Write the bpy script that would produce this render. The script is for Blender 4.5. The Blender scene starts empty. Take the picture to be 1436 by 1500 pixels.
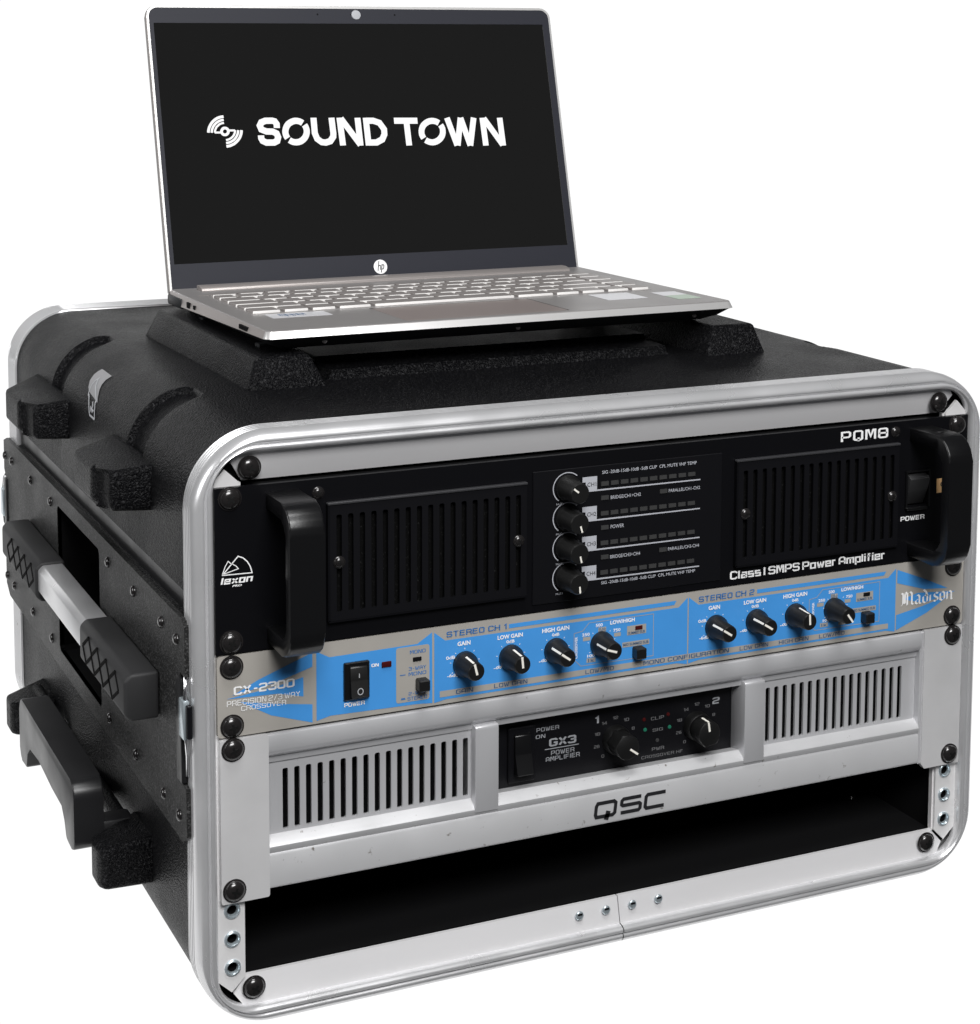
import bpy, bmesh, math, random
from mathutils import Vector, Matrix
from math import sin, cos, pi, radians, atan2, hypot
random.seed(4)
S = 0.001                       # everything is authored in millimetres
scene = bpy.context.scene
COL = scene.collection

# ------------------------------------------------------------------ camera
FPX, YAW, PITCH, ROLL = 2785.3, -0.44272, -0.10295, 0.00506
CX, CY = 765.7, 344.68
CAM = Vector((-267.04, -934.68, 230.61))
fw = Vector((-sin(YAW)*cos(PITCH), cos(YAW)*cos(PITCH), sin(PITCH)))
rt = Vector((cos(YAW), sin(YAW), 0)); up = rt.cross(fw)
r2 = cos(ROLL)*rt + sin(ROLL)*up
u2 = -sin(ROLL)*rt + cos(ROLL)*up
cd = bpy.data.cameras.new('camera'); cam = bpy.data.objects.new('camera', cd); COL.objects.link(cam)
cam.matrix_world = Matrix(((r2.x, u2.x, -fw.x, CAM.x*S), (r2.y, u2.y, -fw.y, CAM.y*S), (r2.z, u2.z, -fw.z, CAM.z*S), (0, 0, 0, 1)))
cd.sensor_fit = 'VERTICAL'; cd.sensor_height = 36; cd.lens = FPX/1500*36
cd.shift_x = (718-CX)/1500; cd.shift_y = (CY-750)/1500
cd.clip_start = 0.01; cd.clip_end = 100
scene.camera = cam

# ------------------------------------------------------------------ studio light
scene.view_settings.view_transform = 'Standard'; scene.view_settings.look = 'None'
scene.view_settings.exposure = 0; scene.view_settings.gamma = 1
w = bpy.data.worlds.new('World'); scene.world = w; w.use_nodes = True
bg = w.node_tree.nodes['Background']; bg.inputs[0].default_value = (0.92, 0.95, 1, 1); bg.inputs[1].default_value = 0.05

def softbox(name, loc, target, sx, sy, power, col=(1, 1, 1)):
    l = bpy.data.lights.new(name, 'AREA'); l.shape = 'RECTANGLE'; l.size = sx; l.size_y = sy
    l.energy = power; l.color = col
    o = bpy.data.objects.new(name, l); COL.objects.link(o); o.location = loc
    d = Vector(target)-Vector(loc); o.rotation_euler = d.to_track_quat('-Z', 'Y').to_euler()
    return o
softbox('softbox_overhead', (0.05, -0.55, 1.7), (0.24, 0.1, 0), 0.7, 0.45, 15)
softbox('softbox_side', (-1.6, 0.25, 0.6), (0.0, 0.2, -0.1), 0.7, 0.9, 13)
softbox('softbox_front', (-0.15, -1.75, 1.45), (0.25, 0.0, -0.1), 1.1, 0.8, 56)

# ------------------------------------------------------------------ materials
MATS = {}
def srgb(r, g, b):
    f = lambda c: (c/255/12.92) if c/255 <= 0.04045 else ((c/255+0.055)/1.055)**2.4
    return (f(r), f(g), f(b), 1)
def mat(name, col, rough=0.5, metal=0.0, bump=0.0, bscale=800, bdetail=2, var=0.0, vscale=30, emit=None, estr=1, spec=0.5, stretch=None, rvar=0.0, coat=0, kind='noise', alpha=None, specks=None):
    m = bpy.data.materials.new(name); m.use_nodes = True; nt = m.node_tree; N = nt.nodes; L = nt.links
    b = N['Principled BSDF']; b.inputs['Base Color'].default_value = col; b.inputs['Roughness'].default_value = rough
    b.inputs['Metallic'].default_value = metal; b.inputs['Specular IOR Level'].default_value = spec
    if coat: b.inputs['Coat Weight'].default_value = coat
    if emit: b.inputs['Emission Color'].default_value = emit; b.inputs['Emission Strength'].default_value = estr
    if alpha is not None: b.inputs['Alpha'].default_value = alpha
    tc = N.new('ShaderNodeTexCoord'); mp = N.new('ShaderNodeMapping'); L.new(tc.outputs['Object'], mp.inputs[0])
    if stretch: mp.inputs['Scale'].default_value = stretch
    if bump:
        if kind == 'cell':
            t = N.new('ShaderNodeTexVoronoi'); t.feature = 'SMOOTH_F1'; t.inputs['Scale'].default_value = bscale
            t.inputs['Smoothness'].default_value = 0.5
            wn = N.new('ShaderNodeTexNoise'); wn.inputs['Scale'].default_value = bscale*0.7; L.new(mp.outputs[0], wn.inputs[0])
            mx = N.new('ShaderNodeMixRGB'); mx.blend_type = 'LINEAR_LIGHT'; mx.inputs[0].default_value = 0.0011
            L.new(mp.outputs[0], mx.inputs[1]); L.new(wn.outputs['Color'], mx.inputs[2]); L.new(mx.outputs[0], t.inputs[0])
            out = t.outputs['Distance']
        else:
            t = N.new('ShaderNodeTexNoise'); t.inputs['Scale'].default_value = bscale; t.inputs['Detail'].default_value = bdetail
            L.new(mp.outputs[0], t.inputs[0]); out = t.outputs[0]
        bp = N.new('ShaderNodeBump'); bp.inputs['Distance'].default_value = bump*S; bp.inputs['Strength'].default_value = 1
        if kind == 'cell': bp.invert = True
        L.new(out, bp.inputs['Height']); L.new(bp.outputs[0], b.inputs['Normal'])
    if var or rvar:
        t2 = N.new('ShaderNodeTexNoise'); t2.inputs['Scale'].default_value = vscale; t2.inputs['Detail'].default_value = 4
        L.new(mp.outputs[0], t2.inputs[0])
        if var:
            mr = N.new('ShaderNodeMapRange'); mr.inputs[1].default_value = .3; mr.inputs[2].default_value = .7
            mr.inputs[3].default_value = 1-var; mr.inputs[4].default_value = 1+var; L.new(t2.outputs[0], mr.inputs[0])
            vm = N.new('ShaderNodeVectorMath'); vm.operation = 'SCALE'; vm.inputs[0].default_value = col[:3]
            L.new(mr.outputs[0], vm.inputs['Scale']); L.new(vm.outputs[0], b.inputs['Base Color'])
        if rvar:
            mr = N.new('ShaderNodeMapRange'); mr.inputs[1].default_value = .3; mr.inputs[2].default_value = .7
            mr.inputs[3].default_value = max(0.02, rough-rvar); mr.inputs[4].default_value = rough+rvar
            L.new(t2.outputs[0], mr.inputs[0]); L.new(mr.outputs[0], b.inputs['Roughness'])
    if specks:   # wear specks, foam grain, and grain glints painted on black plastic: (scale, low, high, colour, stretch)
        sc_, lo, hi, c2, st = specks
        m2 = N.new('ShaderNodeMapping'); L.new(tc.outputs['Object'], m2.inputs[0]); m2.inputs['Scale'].default_value = st
        t3 = N.new('ShaderNodeTexNoise'); t3.inputs['Scale'].default_value = sc_; t3.inputs['Detail'].default_value = 5; t3.inputs['Roughness'].default_value = .6
        L.new(m2.outputs[0], t3.inputs[0]); r_ = N.new('ShaderNodeMapRange'); r_.inputs[1].default_value = lo; r_.inputs[2].default_value = hi
        L.new(t3.outputs[0], r_.inputs[0]); mm = N.new('ShaderNodeMixRGB'); L.new(r_.outputs[0], mm.inputs[0])
        src = b.inputs['Base Color'].links[0].from_socket if b.inputs['Base Color'].links else None
        if src: L.new(src, mm.inputs[1])
        else: mm.inputs[1].default_value = col
        mm.inputs[2].default_value = c2; L.new(mm.outputs[0], b.inputs['Base Color'])
    MATS[name] = m
    return m
M = MATS
mat('pebbled_plastic', (.0035, .0035, .0042, 1), .38, bump=.9, bscale=900, kind='cell', rvar=.05, vscale=18, spec=.10, specks=(600, .54, .70, (.036, .036, .038, 1), (1, 1, 1)))  # pale specks paint sparkle onto the grain tips
mat('stippled_plastic', (.016, .016, .016, 1), .42, bump=.6, bscale=1150, bdetail=2, rvar=.05, vscale=20, spec=.15, specks=(850, .50, .70, (.11, .11, .11, 1), (1, 1, 1)))
mat('smooth_black', (.012, .012, .013, 1), .36, rvar=.04, vscale=40, bump=.02, bscale=1500)
mat('grip_rubber', (.026, .026, .027, 1), .55, spec=.3, bump=.04, bscale=2500)
mat('grip_recess', (.003, .003, .003, 1), .8, spec=.05)
mat('matte_black', (.0022, .0022, .0027, 1), .9, spec=.2)
mat('brushed_black', (.0035, .0035, .0045, 1), .36, spec=.2, bump=.03, bscale=400, stretch=(1, 1, 40), bdetail=4)
mat('panel_black', (.0042, .0042, .0055, 1), .42, spec=.25)
mat('handle_black', (.004, .004, .0045, 1), .30, bump=.03, bscale=600)
mat('screw_black', (.02, .018, .018, 1), .22, metal=.3, coat=.5)
mat('screw_cross', (.002, .002, .002, 1), .5)
mat('frame_aluminium', (.74, .74, .75, 1), .30, metal=.60, rvar=.05, vscale=25, var=.03)
mat('flange_aluminium', (.90, .89, .90, 1), .36, metal=.35, bump=.02, bscale=500, rvar=.05, vscale=20, var=.04, stretch=(.15, 1, 1))
mat('rail_steel', (.90, .89, .89, 1), .38, metal=.25, bump=.015, bscale=700, var=.03, vscale=40)
mat('edge_sheen', (.035, .035, .038, 1), .3, spec=.6)  # lightened colour paints the highlight line along the vent lip
mat('rocker_black', (.022, .022, .023, 1), .4)
mat('vent_foam', (.0015, .0015, .0015, 1), .9, spec=.1, specks=(900, .6, .7, (.02, .02, .02, 1), (1, 1, 1)))
mat('zinc', (.62, .70, .74, 1), .28, metal=.7)
mat('chrome', (.85, .85, .86, 1), .12, metal=1)
mat('silver_paint', (.60, .60, .615, 1), .38, metal=.35, bump=.03, bscale=2200, var=.015, vscale=9, rvar=.03, specks=(160, .71, .76, (.2, .19, .18, 1), (1, 1, 1)))
mat('worn_silver', (.63, .63, .64, 1), .38, metal=.35, bump=.03, bscale=1800, var=.02, vscale=30, rvar=.05, specks=(230, .66, .74, (.2, .18, .16, 1), (1, 1, 1)))
mat('gauge_silver', (.74, .735, .74, 1), .4, metal=.3, bump=.02, bscale=900, var=.03, vscale=50)
mat('print_grey', (.37, .35, .32, 1), .5, bump=.01, bscale=900, var=.03, vscale=50)
mat('print_blue', (.060, .30, .72, 1), .42, var=.03, vscale=60)
mat('ink_white', (.92, .92, .92, 1), .5)
mat('ink_pale', (.42, .43, .45, 1), .5)
mat('ink_soft', (.33, .34, .36, 1), .5)
mat('ink_dim', (.15, .15, .155, 1), .5)
mat('ink_grey', (.46, .47, .51, 1), .5)
mat('ink_blue', (.04, .16, .42, 1), .5)
mat('ink_navy', (.05, .11, .22, 1), .5)
mat('ink_black', (.015, .015, .017, 1), .45)
mat('led_off', (.045, .045, .045, 1), .3)
mat('led_red', (.06, .006, .006, 1), .2)
mat('led_green', (.01, .08, .05, 1), .2, emit=(.05, .5, .3, 1), estr=.12)
mat('knob_black', (.006, .006, .006, 1), .42, bump=.02, bscale=1500)
mat('pointer_white', (.88, .85, .78, 1), .45)
mat('label_orange', (.9, .55, .25, 1), .5)
mat('laptop_deck', (.36, .345, .34, 1), .40, metal=.45, bump=.008, bscale=2500, rvar=.03, vscale=30)
mat('laptop_edge', (.74, .73, .72, 1), .34, metal=.6)
mat('laptop_side', (.42, .385, .37, 1), .40, metal=.5, bump=.01, bscale=1500)
mat('laptop_base', (.014, .015, .017, 1), .5)
mat('laptop_bezel', (.017, .018, .026, 1), .55, spec=.3, bump=.02, bscale=1500)
mat('lid_side', (.22, .20, .19, 1), .35, metal=.5)
mat('key_top', (.34, .315, .305, 1), .42, metal=.35)
mat('key_side', (.86, .84, .82, 1), .35, metal=.2)
mat('touch_pad', (.39, .335, .32, 1), .36, metal=.45)
mat('display_glass', (.002, .002, .002, 1), .8, spec=.0, emit=(.0105, .0105, .0105, 1), estr=1)
mat('display_white', (.1, .1, .1, 1), .8, spec=0, emit=(1, 1, 1, 1), estr=.95)
mat('sticker_white', (.62, .62, .64, 1), .35)
mat('sticker_green', (.36, .45, .36, 1), .35)
mat('sticker_grey', (.20, .20, .21, 1), .3)
mat('lens', (.45, .46, .48, 1), .1)
mat('backdrop_glow', (.0, .0, .0, 1), 1, spec=0, emit=(1, 1, 1, 1), estr=1.05)

# ------------------------------------------------------------------ mesh helpers
class MB:
    def __init__(s): s.bm = bmesh.new(); s.mi = 0
    def _tag(s, geom_faces):
        for f in geom_faces: f.material_index = s.mi
    def box(s, x0, x1, y0, y1, z0, z1, r=0, seg=2):
        vs = [s.bm.verts.new((x, y, z)) for x in (x0, x1) for y in (y0, y1) for z in (z0, z1)]
        fs = [s.bm.faces.new([vs[i] for i in q]) for q in ((0, 1, 3, 2), (4, 6, 7, 5), (0, 4, 5, 1), (2, 3, 7, 6), (0, 2, 6, 4), (1, 5, 7, 3))]
        s._tag(fs)
        if r: s._bev(fs, r, seg)
        return s
    def _bev(s, fs, r, seg):
        es = list({e for f in fs for e in f.edges})
        res = bmesh.ops.bevel(s.bm, geom=es, offset=r, offset_type='OFFSET', segments=seg, profile=.5, affect='EDGES', clamp_overlap=True)
        for f in res['faces']: f.material_index = s.mi
    def prism(s, pts, axis, a, b, r=0, seg=2, fn=None):
        """pts: 2D outline; axis: 0 (pts=(y,z)), 1 (pts=(x,z)), 2 (pts=(x,y))"""
        def P(p, c):
            v = {0: (c, p[0], p[1]), 1: (p[0], c, p[1]), 2: (p[0], p[1], c)}[axis]
            return fn(*v) if fn else v
        A = [s.bm.verts.new(P(p, a)) for p in pts]; B = [s.bm.verts.new(P(p, b)) for p in pts]
        n = len(pts); fs = [s.bm.faces.new(A), s.bm.faces.new(B[::-1])]
        for i in range(n): fs.append(s.bm.faces.new((A[i], B[i], B[(i+1) % n], A[(i+1) % n])))
        s._tag(fs)
        if r: s._bev(fs, r, seg)
        return s
    def plate(s, outer, holes, axis, a, b):
        """flat plate with holes: triangulated fill extruded"""
        bm2 = bmesh.new(); edges = []
        for loop in [outer]+holes:
            vs = [bm2.verts.new((p[0], p[1], 0)) for p in loop]
            for i in range(len(vs)): edges.append(bm2.edges.new((vs[i], vs[(i+1) % len(vs)])))
        bmesh.ops.triangle_fill(bm2, use_beauty=True, use_dissolve=False, edges=edges)
        bm2.verts.index_update()
        def P(x, y, c): return {0: (c, x, y), 1: (x, c, y), 2: (x, y, c)}[axis]
        for c in (a, b):
            mp = {v.index: s.bm.verts.new(P(v.co.x, v.co.y, c)) for v in bm2.verts}
            s._tag([s.bm.faces.new([mp[v.index] for v in f.verts]) for f in bm2.faces])
        for loop in [outer]+holes:
            A = [s.bm.verts.new(P(p[0], p[1], a)) for p in loop]; B = [s.bm.verts.new(P(p[0], p[1], b)) for p in loop]
            for i in range(len(loop)): s._tag([s.bm.faces.new((A[i], B[i], B[(i+1) % len(loop)], A[(i+1) % len(loop)]))])
        bm2.free(); bmesh.ops.remove_doubles(s.bm, verts=s.bm.verts, dist=1e-4)
        return s
    def lathe(s, prof, c, axis=1, n=24, sign=-1):
        """prof [(radius, height)] revolved; height along sign*axis"""
        rings = []
        for r, h in prof:
            ring = []
            for i in range(n if r > 1e-6 else 1):
                t = 2*pi*i/n; u, v = r*cos(t), r*sin(t)
                p = {1: (c[0]+u, c[1]+sign*h, c[2]+v), 0: (c[0]+sign*h, c[1]+u, c[2]+v), 2: (c[0]+u, c[1]+v, c[2]+sign*h)}[axis]
                ring.append(s.bm.verts.new(p))
            rings.append(ring)
        for A, B in zip(rings, rings[1:]):
            for i in range(n):
                a = [A[i % len(A)], A[(i+1) % len(A)], B[(i+1) % len(B)], B[i % len(B)]]
                q = []
                for v in a:
                    if v not in q: q.append(v)
                if len(q) > 2: s._tag([s.bm.faces.new(q)])
        return s
    def tube(s, pts, r, n=10, cap=True):
        rings = []; pts = [Vector(p) for p in pts]
        for i, p in enumerate(pts):
            d = (pts[min(i+1, len(pts)-1)]-pts[max(i-1, 0)]).normalized()
            a = d.orthogonal().normalized() if i == 0 else (A0-A0.dot(d)*d).normalized()
            A0 = a; b = d.cross(a)
            rings.append([s.bm.verts.new(p+r*(cos(2*pi*k/n)*a+sin(2*pi*k/n)*b)) for k in range(n)])
        for A, B in zip(rings, rings[1:]):
            for k in range(n): s._tag([s.bm.faces.new((A[k], A[(k+1) % n], B[(k+1) % n], B[k]))])
        if cap: s._tag([s.bm.faces.new(rings[0]), s.bm.faces.new(rings[-1][::-1])])
        return s
    def grid(s, rows, closed=False):
        V = [[s.bm.verts.new(p) for p in r] for r in rows]
        for A, B in zip(V, V[1:]):
            n = len(A)
            for k in range(n if closed else n-1): s._tag([s.bm.faces.new((A[k], A[(k+1) % n], B[(k+1) % n], B[k]))])
        return V
    def poly(s, pts, y):
        """flat printed polygon facing -Y; pts (x,z)"""
        f = s.bm.faces.new([s.bm.verts.new((p[0], y, p[1])) for p in pts]); s._tag([f]); return s
    def ribbon(s, pts, t, y, closed=False):
        n = len(pts); P = [Vector(p) for p in pts]; L = []; R = []
        for i in range(n):
            if closed: a, b = P[i-1], P[(i+1) % n]
            else: a, b = P[max(i-1, 0)], P[min(i+1, n-1)]
            d1 = (P[i]-a).normalized() if (P[i]-a).length > 1e-9 else None
            d2 = (b-P[i]).normalized() if (b-P[i]).length > 1e-9 else None
            d1 = d1 or d2; d2 = d2 or d1
            n1 = Vector((-d1.y, d1.x)); n2 = Vector((-d2.y, d2.x)); m = (n1+n2)
            m = m.normalized() if m.length > .1 else n1
            k = t/2/max(.45, m.dot(n1)); L.append(P[i]+m*k); R.append(P[i]-m*k)
        for i in range(n if closed else n-1):
            j = (i+1) % n
            s._tag([s.bm.faces.new([s.bm.verts.new((q.x, y, q.y)) for q in (L[i], R[i], R[j], L[j])])])
        return s

OFF = {}
def finish(name, bm, mats, smooth=35):
    me = bpy.data.meshes.new(name)
    bmesh.ops.recalc_face_normals(bm, faces=bm.faces); bm.to_mesh(me); bm.free()
    for v in me.vertices: v.co *= S
    for m in (mats if isinstance(mats, (list, tuple)) else [mats]): me.materials.append(M[m])
    me.polygons.foreach_set('use_smooth', [smooth > 0]*len(me.polygons))
    if smooth: me.set_sharp_from_angle(angle=radians(smooth))
    me.update(); return me
def link(name, me, parent=None, loc=None, rot=None, label=None):
    """loc None: the mesh is in the coordinates of its thing; else it is placed at loc"""
    o = bpy.data.objects.new(name, me); COL.objects.link(o)
    off = OFF[parent.name] if parent else Vector((0, 0, 0)); wl = Vector(loc) if loc is not None else Vector((0, 0, 0))
    if parent: o.parent = parent
    o.location = (wl-off)*S
    if rot: o.rotation_euler = rot
    OFF[o.name] = wl
    if label: o['label'] = label
    return o
def part(name, mb, mats, parent, smooth=35, loc=None, rot=None, label=None):
    return link(name, finish(name, mb.bm, mats, smooth), parent, loc, rot, label)
def thing(name, label, cat, loc, group=None, rot=None):
    o = bpy.data.objects.new(name, None); COL.objects.link(o); o.location = Vector(loc)*S; o['label'] = label; o['category'] = cat
    o.empty_display_size = .02
    if group: o['group'] = group
    if rot: o.rotation_euler = rot
    OFF[o.name] = Vector(loc); return o
def rrect(x0, x1, z0, z1, r, n=6):
    out = []
    for cx, cz, a in ((x1-r, z0+r, -90), (x1-r, z1-r, 0), (x0+r, z1-r, 90), (x0+r, z0+r, 180)):
        for i in range(n+1):
            t = radians(a+90*i/n); out.append((cx+r*cos(t), cz+r*sin(t)))
    return out

# ------------------------------------------------------------------ lettering
G = {  # wide square stroke letters on a 4 x 6 grid
 'A': '0,0 0,4.9 1,6 3,6 4,4.9 4,0;0,2.3 4,2.3', 'B': '0,0 0,6 3.3,6 4,5.3 4,3.7 3.4,3.1 0,3.1;3.4,3.1 4,2.4 4,.7 3.3,0 -.3,0',
 'C': '4,4.6 4,5.3 3.3,6 .7,6 0,5.3 0,.7 .7,0 3.3,0 4,.7 4,1.4', 'D': '0,-.3 0,6 3,6 4,5 4,1 3,0 0,0', 'E': '4,6 0,6 0,0 4,0;0,3.1 3.7,3.1',
 'F': '4,6 0,6 0,-.4;0,2.9 3.5,2.9', 'G': '4,4.7 4,5.3 3.3,6 .7,6 0,5.3 0,.7 .7,0 3.3,0 4,.7 4,2.7 2.2,2.7', 'H': '0,-.4 0,6.4;4,-.4 4,6.4;0,3 4,3',
 'I': '0,-.4 0,6.4', 'J': '3.5,6 3.5,.7 2.8,0 0,0', 'L': '0,6.4 0,0 4,0', 'M': '0,-.4 0,6 1,6 2.2,1.5 3.4,6 4.4,6 4.4,-.4', 'N': '0,-.4 0,6 .8,6 3.2,0 4,0 4,6.4',
 'O': '.7,0 0,.7 0,5.3 .7,6 3.3,6 4,5.3 4,.7 3.3,0 .7,0', 'P': '0,-.4 0,6 3.3,6 4,5.3 4,3.2 3.3,2.5 0,2.5', 'Q': '.7,0 0,.7 0,5.3 .7,6 3.3,6 4,5.3 4,.7 3.3,0 .7,0;2.2,1.6 2.2,-1',
 'R': '0,-.4 0,6 3.3,6 4,5.3 4,3.4 3.3,2.7 0,2.7;2.4,2.7 4,1.4 4,-.4', 'S': '4,4.8 4,5.4 3.4,6 .6,6 0,5.4 0,3.7 .6,3.1 3.4,3.1 4,2.5 4,.6 3.4,0 .6,0 0,.6 0,1.2',
 'T': '-.2,6 4.2,6;2,6 2,-.4', 'U': '0,6.4 0,.7 .7,0 3.3,0 4,.7 4,6.4', 'V': '0,6.3 2,0 4,6.3', 'W': '0,6.4 1.1,0 1.7,0 2.6,5.5 3.5,0 4.1,0 5.2,6.4', 'X': '0,-.3 4,6.3;0,6.3 4,-.3',
 'Y': '0,6.4 2,3 4,6.4;2,3 2,-.4', 'Z': '0,6 4,6 0,0 4,0', '0': '.7,0 0,.7 0,5.3 .7,6 3.3,6 4,5.3 4,.7 3.3,0 .7,0', '1': '0,4.6 1.6,6 1.6,-.4',
 '2': '0,4.8 0,5.4 .6,6 3.4,6 4,5.4 4,3.7 3.4,3.1 .6,2.6 0,2 0,0 4,0', '3': '0,5 0,5.4 .6,6 3.4,6 4,5.4 4,3.7 3.4,3.1 1.2,3.1;3.4,3.1 4,2.5 4,.6 3.4,0 .6,0 0,.6 0,1.1',
 '4': '3.2,-.4 3.2,6 0,2.2 0,1.4 4.2,1.4', '5': '4,6 0,6 0,3.4 3.4,3.4 4,2.8 4,.6 3.4,0 .6,0 0,.6', '6': '4,5 3.4,6 .7,6 0,5.3 0,.7 .7,0 3.3,0 4,.7 4,2.7 3.4,3.3 0,3.3',
 '7': '0,6 4,6 1.6,-.4', '8': '.6,0 0,.6 0,5.4 .6,6 3.4,6 4,5.4 4,.6 3.4,0 .6,0;0,3.05 4,3.05', '-': '.4,2.8 2.6,2.8', '/': '0,-.6 3,6.6',
 '.': '0,0 .6,0', '+': '.4,2.8 3.2,2.8;1.8,1.4 1.8,4.2', ' ': '',
 'a': '0,4.3 3.2,4.3 3.2,-.4;3.2,0 0,0 0,2.3 3.2,2.3', 'e': '3.2,.9 3.2,0 0,0 0,4.3 3.2,4.3 3.2,2.2 0,2.2', 's': '3.2,4.3 0,4.3 0,2.25 3.2,2.25 3.2,0 -.2,0', 'o': '0,0 0,4.3 3.2,4.3 3.2,0 0,0', 'w': '0,4.7 1,0 1.4,0 2.3,3.8 3.2,0 3.6,0 4.6,4.7',
 'm': '0,-.4 0,4.3 4.8,4.3 4.8,-.4;2.4,4.3 2.4,-.4', 'p': '0,-2.2 0,4.3 3.2,4.3 3.2,0 0,0', 'r': '0,-.4 0,4.3 2.0,4.3', 'l': '0,-.4 0,6.4', 'i': '0,-.4 0,4.7;0,5.5 0,6.5', 'f': '2.1,6 .7,6 .7,-.4;-.2,4 1.9,4', 'n': '0,-.4 0,4.3 3.2,4.3 3.2,-.4', 'x': '0,-.3 3.4,4.6;0,4.6 3.4,-.3'}
def strokes(text, x0, x1, z0, z1, t=.95, shear=0.0, gap=1.7, mb=None, y=0, space=2.6):
    """t = stroke weight in grid units; fits the text in x0..x1, z0..z1"""
    mb = mb or MB(); items = []; cur = 0
    for ch in text:
        ps = [[tuple(map(float, q.split(','))) for q in pl.split()] for pl in G[ch].split(';') if pl]
        if not ps: cur += space; continue
        wd = max(p[0] for pl in ps for p in pl); items.append((cur, ps)); cur += max(wd, .3)+gap
    W = cur-gap+t; H = 6+t; sx = (x1-x0)/W; sz = (z1-z0)/H
    for c, ps in items:
        for pl in ps:
            q = [(p[0]+c+t/2, p[1]+t/2) for p in pl]; closed = pl[0] == pl[-1]
            old = set(mb.bm.verts); mb.ribbon(q[:-1] if closed else q, t, y, closed)
            for v in mb.bm.verts:
                if v not in old: v.co = (x0+v.co.x*sx+shear*v.co.z*sz, y, z0+v.co.z*sz)
    return mb
_fc = bpy.data.curves.new('font_tmp', 'FONT'); _fo = bpy.data.objects.new('font_tmp', _fc); COL.objects.link(_fo)
def fonttext(text, x0, x1, z0, z1, bold=0.0, mb=None, y=0, shear=0, H=None, space=1.0, rot=0):
    """built-in font, fitted into the given rectangle"""
    mb = mb or MB(); _fc.body = text; _fc.size = 10; _fc.offset = bold; _fc.shear = shear; _fc.space_character = space; _fc.resolution_u = 3
    bpy.context.view_layer.update()
    dg = bpy.context.evaluated_depsgraph_get(); me = bpy.data.meshes.new_from_object(_fo.evaluated_get(dg))
    vx = [v.co.x for v in me.vertices]; vy = [v.co.y for v in me.vertices]
    if not vx: return mb
    ax, bx, ay, by = min(vx), max(vx), min(vy), max(vy)
    if H: ay, by = H
    sx = (x1-x0)/(bx-ax); sz = (z1-z0)/(by-ay)
    V = []
    for v in me.vertices:
        px, pz = x0+(v.co.x-ax)*sx, z0+(v.co.y-ay)*sz
        if rot:
            cx, cz = (x0+x1)/2, (z0+z1)/2; dx, dz = px-cx, pz-cz
            px, pz = cx+dx*cos(rot)-dz*sin(rot), cz+dx*sin(rot)+dz*cos(rot)
        V.append(mb.bm.verts.new((px, y, pz)))
    for p in me.polygons:
        try: f = mb.bm.faces.new([V[i] for i in p.vertices]); f.material_index = mb.mi
        except ValueError: pass
    bpy.data.meshes.remove(me); return mb
def lettering(name, mb, m, parent, label=None):
    return part(name, mb, m, parent, smooth=0, loc=None, label=label)

# ------------------------------------------------------------------ backdrop
mb = MB()
rows = []
for x in (-560, 4200):
    r = [(x, -60, -520), (x, 1200, -520)]
    for i in range(1, 11):
        t = i/10*pi/2; r.append((x, 1200+700*sin(t), -520+700*(1-cos(t))))
    r.append((x, 1900, 620)); rows.append(r)
mb.grid(rows)
bd = part('backdrop', mb, 'backdrop_glow', None); bd['kind'] = 'structure'

# ================================================================== RACK CASE
XO0, XO1, ZO0, ZO1, RC = -11.0, 493.6, -293.5, 28.2, 42.0
XM = 241.3
case = thing('rack_case', 'black pebbled road case with grooved aluminium rims and a pull handle, carrying the open laptop', 'equipment case', (XM, 250, ZO0))

def perimeter(d, brk_side=(), brk_top=(), nc=24, rad=None):
    """rounded rectangle inset by d: list of (x,z,nx,nz), from bottom centre clockwise seen from the front (left, up, right, down)"""
    x0, x1, z0, z1 = XO0+d, XO1-d, ZO0+d, ZO1-d; r = RC-d if rad is None else rad; out = []
    def seg(a, b, n, brks=(), horiz=True):
        vals = sorted(set([a+(b-a)*i/n for i in range(n+1)]+[q for q in brks if min(a, b) < q < max(a, b)]), reverse=a > b)
        return vals
    for x in seg(XM-.3, x0+r, 8): out.append((x, z0, 0, -1))
    def arc(cx, cz, a0, a1):
        for i in range(1, nc):
            t = radians(a0+(a1-a0)*i/nc); out.append((cx+r*cos(t), cz+r*sin(t), cos(t), sin(t)))
    arc(x0+r, z0+r, 270, 180)
    for z in seg(z0+r, z1-r, 8, brk_side): out.append((x0, z, -1, 0))
    arc(x0+r, z1-r, 180, 90)
    for x in seg(x0+r, x1-r, 8, brk_top): out.append((x, z1, 0, 1))
    arc(x1-r, z1-r, 90, 0)
    for z in seg(z1-r, z0+r, 8, brk_side): out.append((x1, z, 1, 0))
    arc(x1-r, z0+r, 0, -90)
    for x in seg(x1-r, XM+.3, 8): out.append((x, z0, 0, -1))
    return out

def frame_sweep(profile, closed_gap=True):
    mb = MB(); rows = []
    for d, y in profile:   # the inner edge turns tighter corners than the outer one
        rows.append([(x, y, z) for x, z, nx, nz in perimeter(d, nc=20, rad=RC-2.0*d)])
    mb.grid(rows); 
    return mb
def grooves(y0, y1, n, depth=.9):
    out = []; st = (y1-y0)/n
    for i in range(n):
        a = y0+i*st
        out += [(0, a), (0, a+st*.62), (depth, a+st*.72), (depth, a+st*.92)]
    out.append((0, y1)); return out
prof = [(4, 17), (.6, 17), (0, 16.4)] + [(d, y) for d, y in grooves(3.0, 15.5, 4)][::-1]
prof += [(.4, .5), (1.4, -1.8), (3.0, -3.6), (4.6, -4.4), (5.6, -4.3), (6.3, -3.4), (6.9, -3.4), (7.5, -4.6), (8.6, -4.9), (9.8, -4.3), (10.6, -2.8), (11.0, -.8), (11.1, 1.6)]
rim = part('front_rim', frame_sweep(prof), 'frame_aluminium', case, smooth=50)
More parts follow.
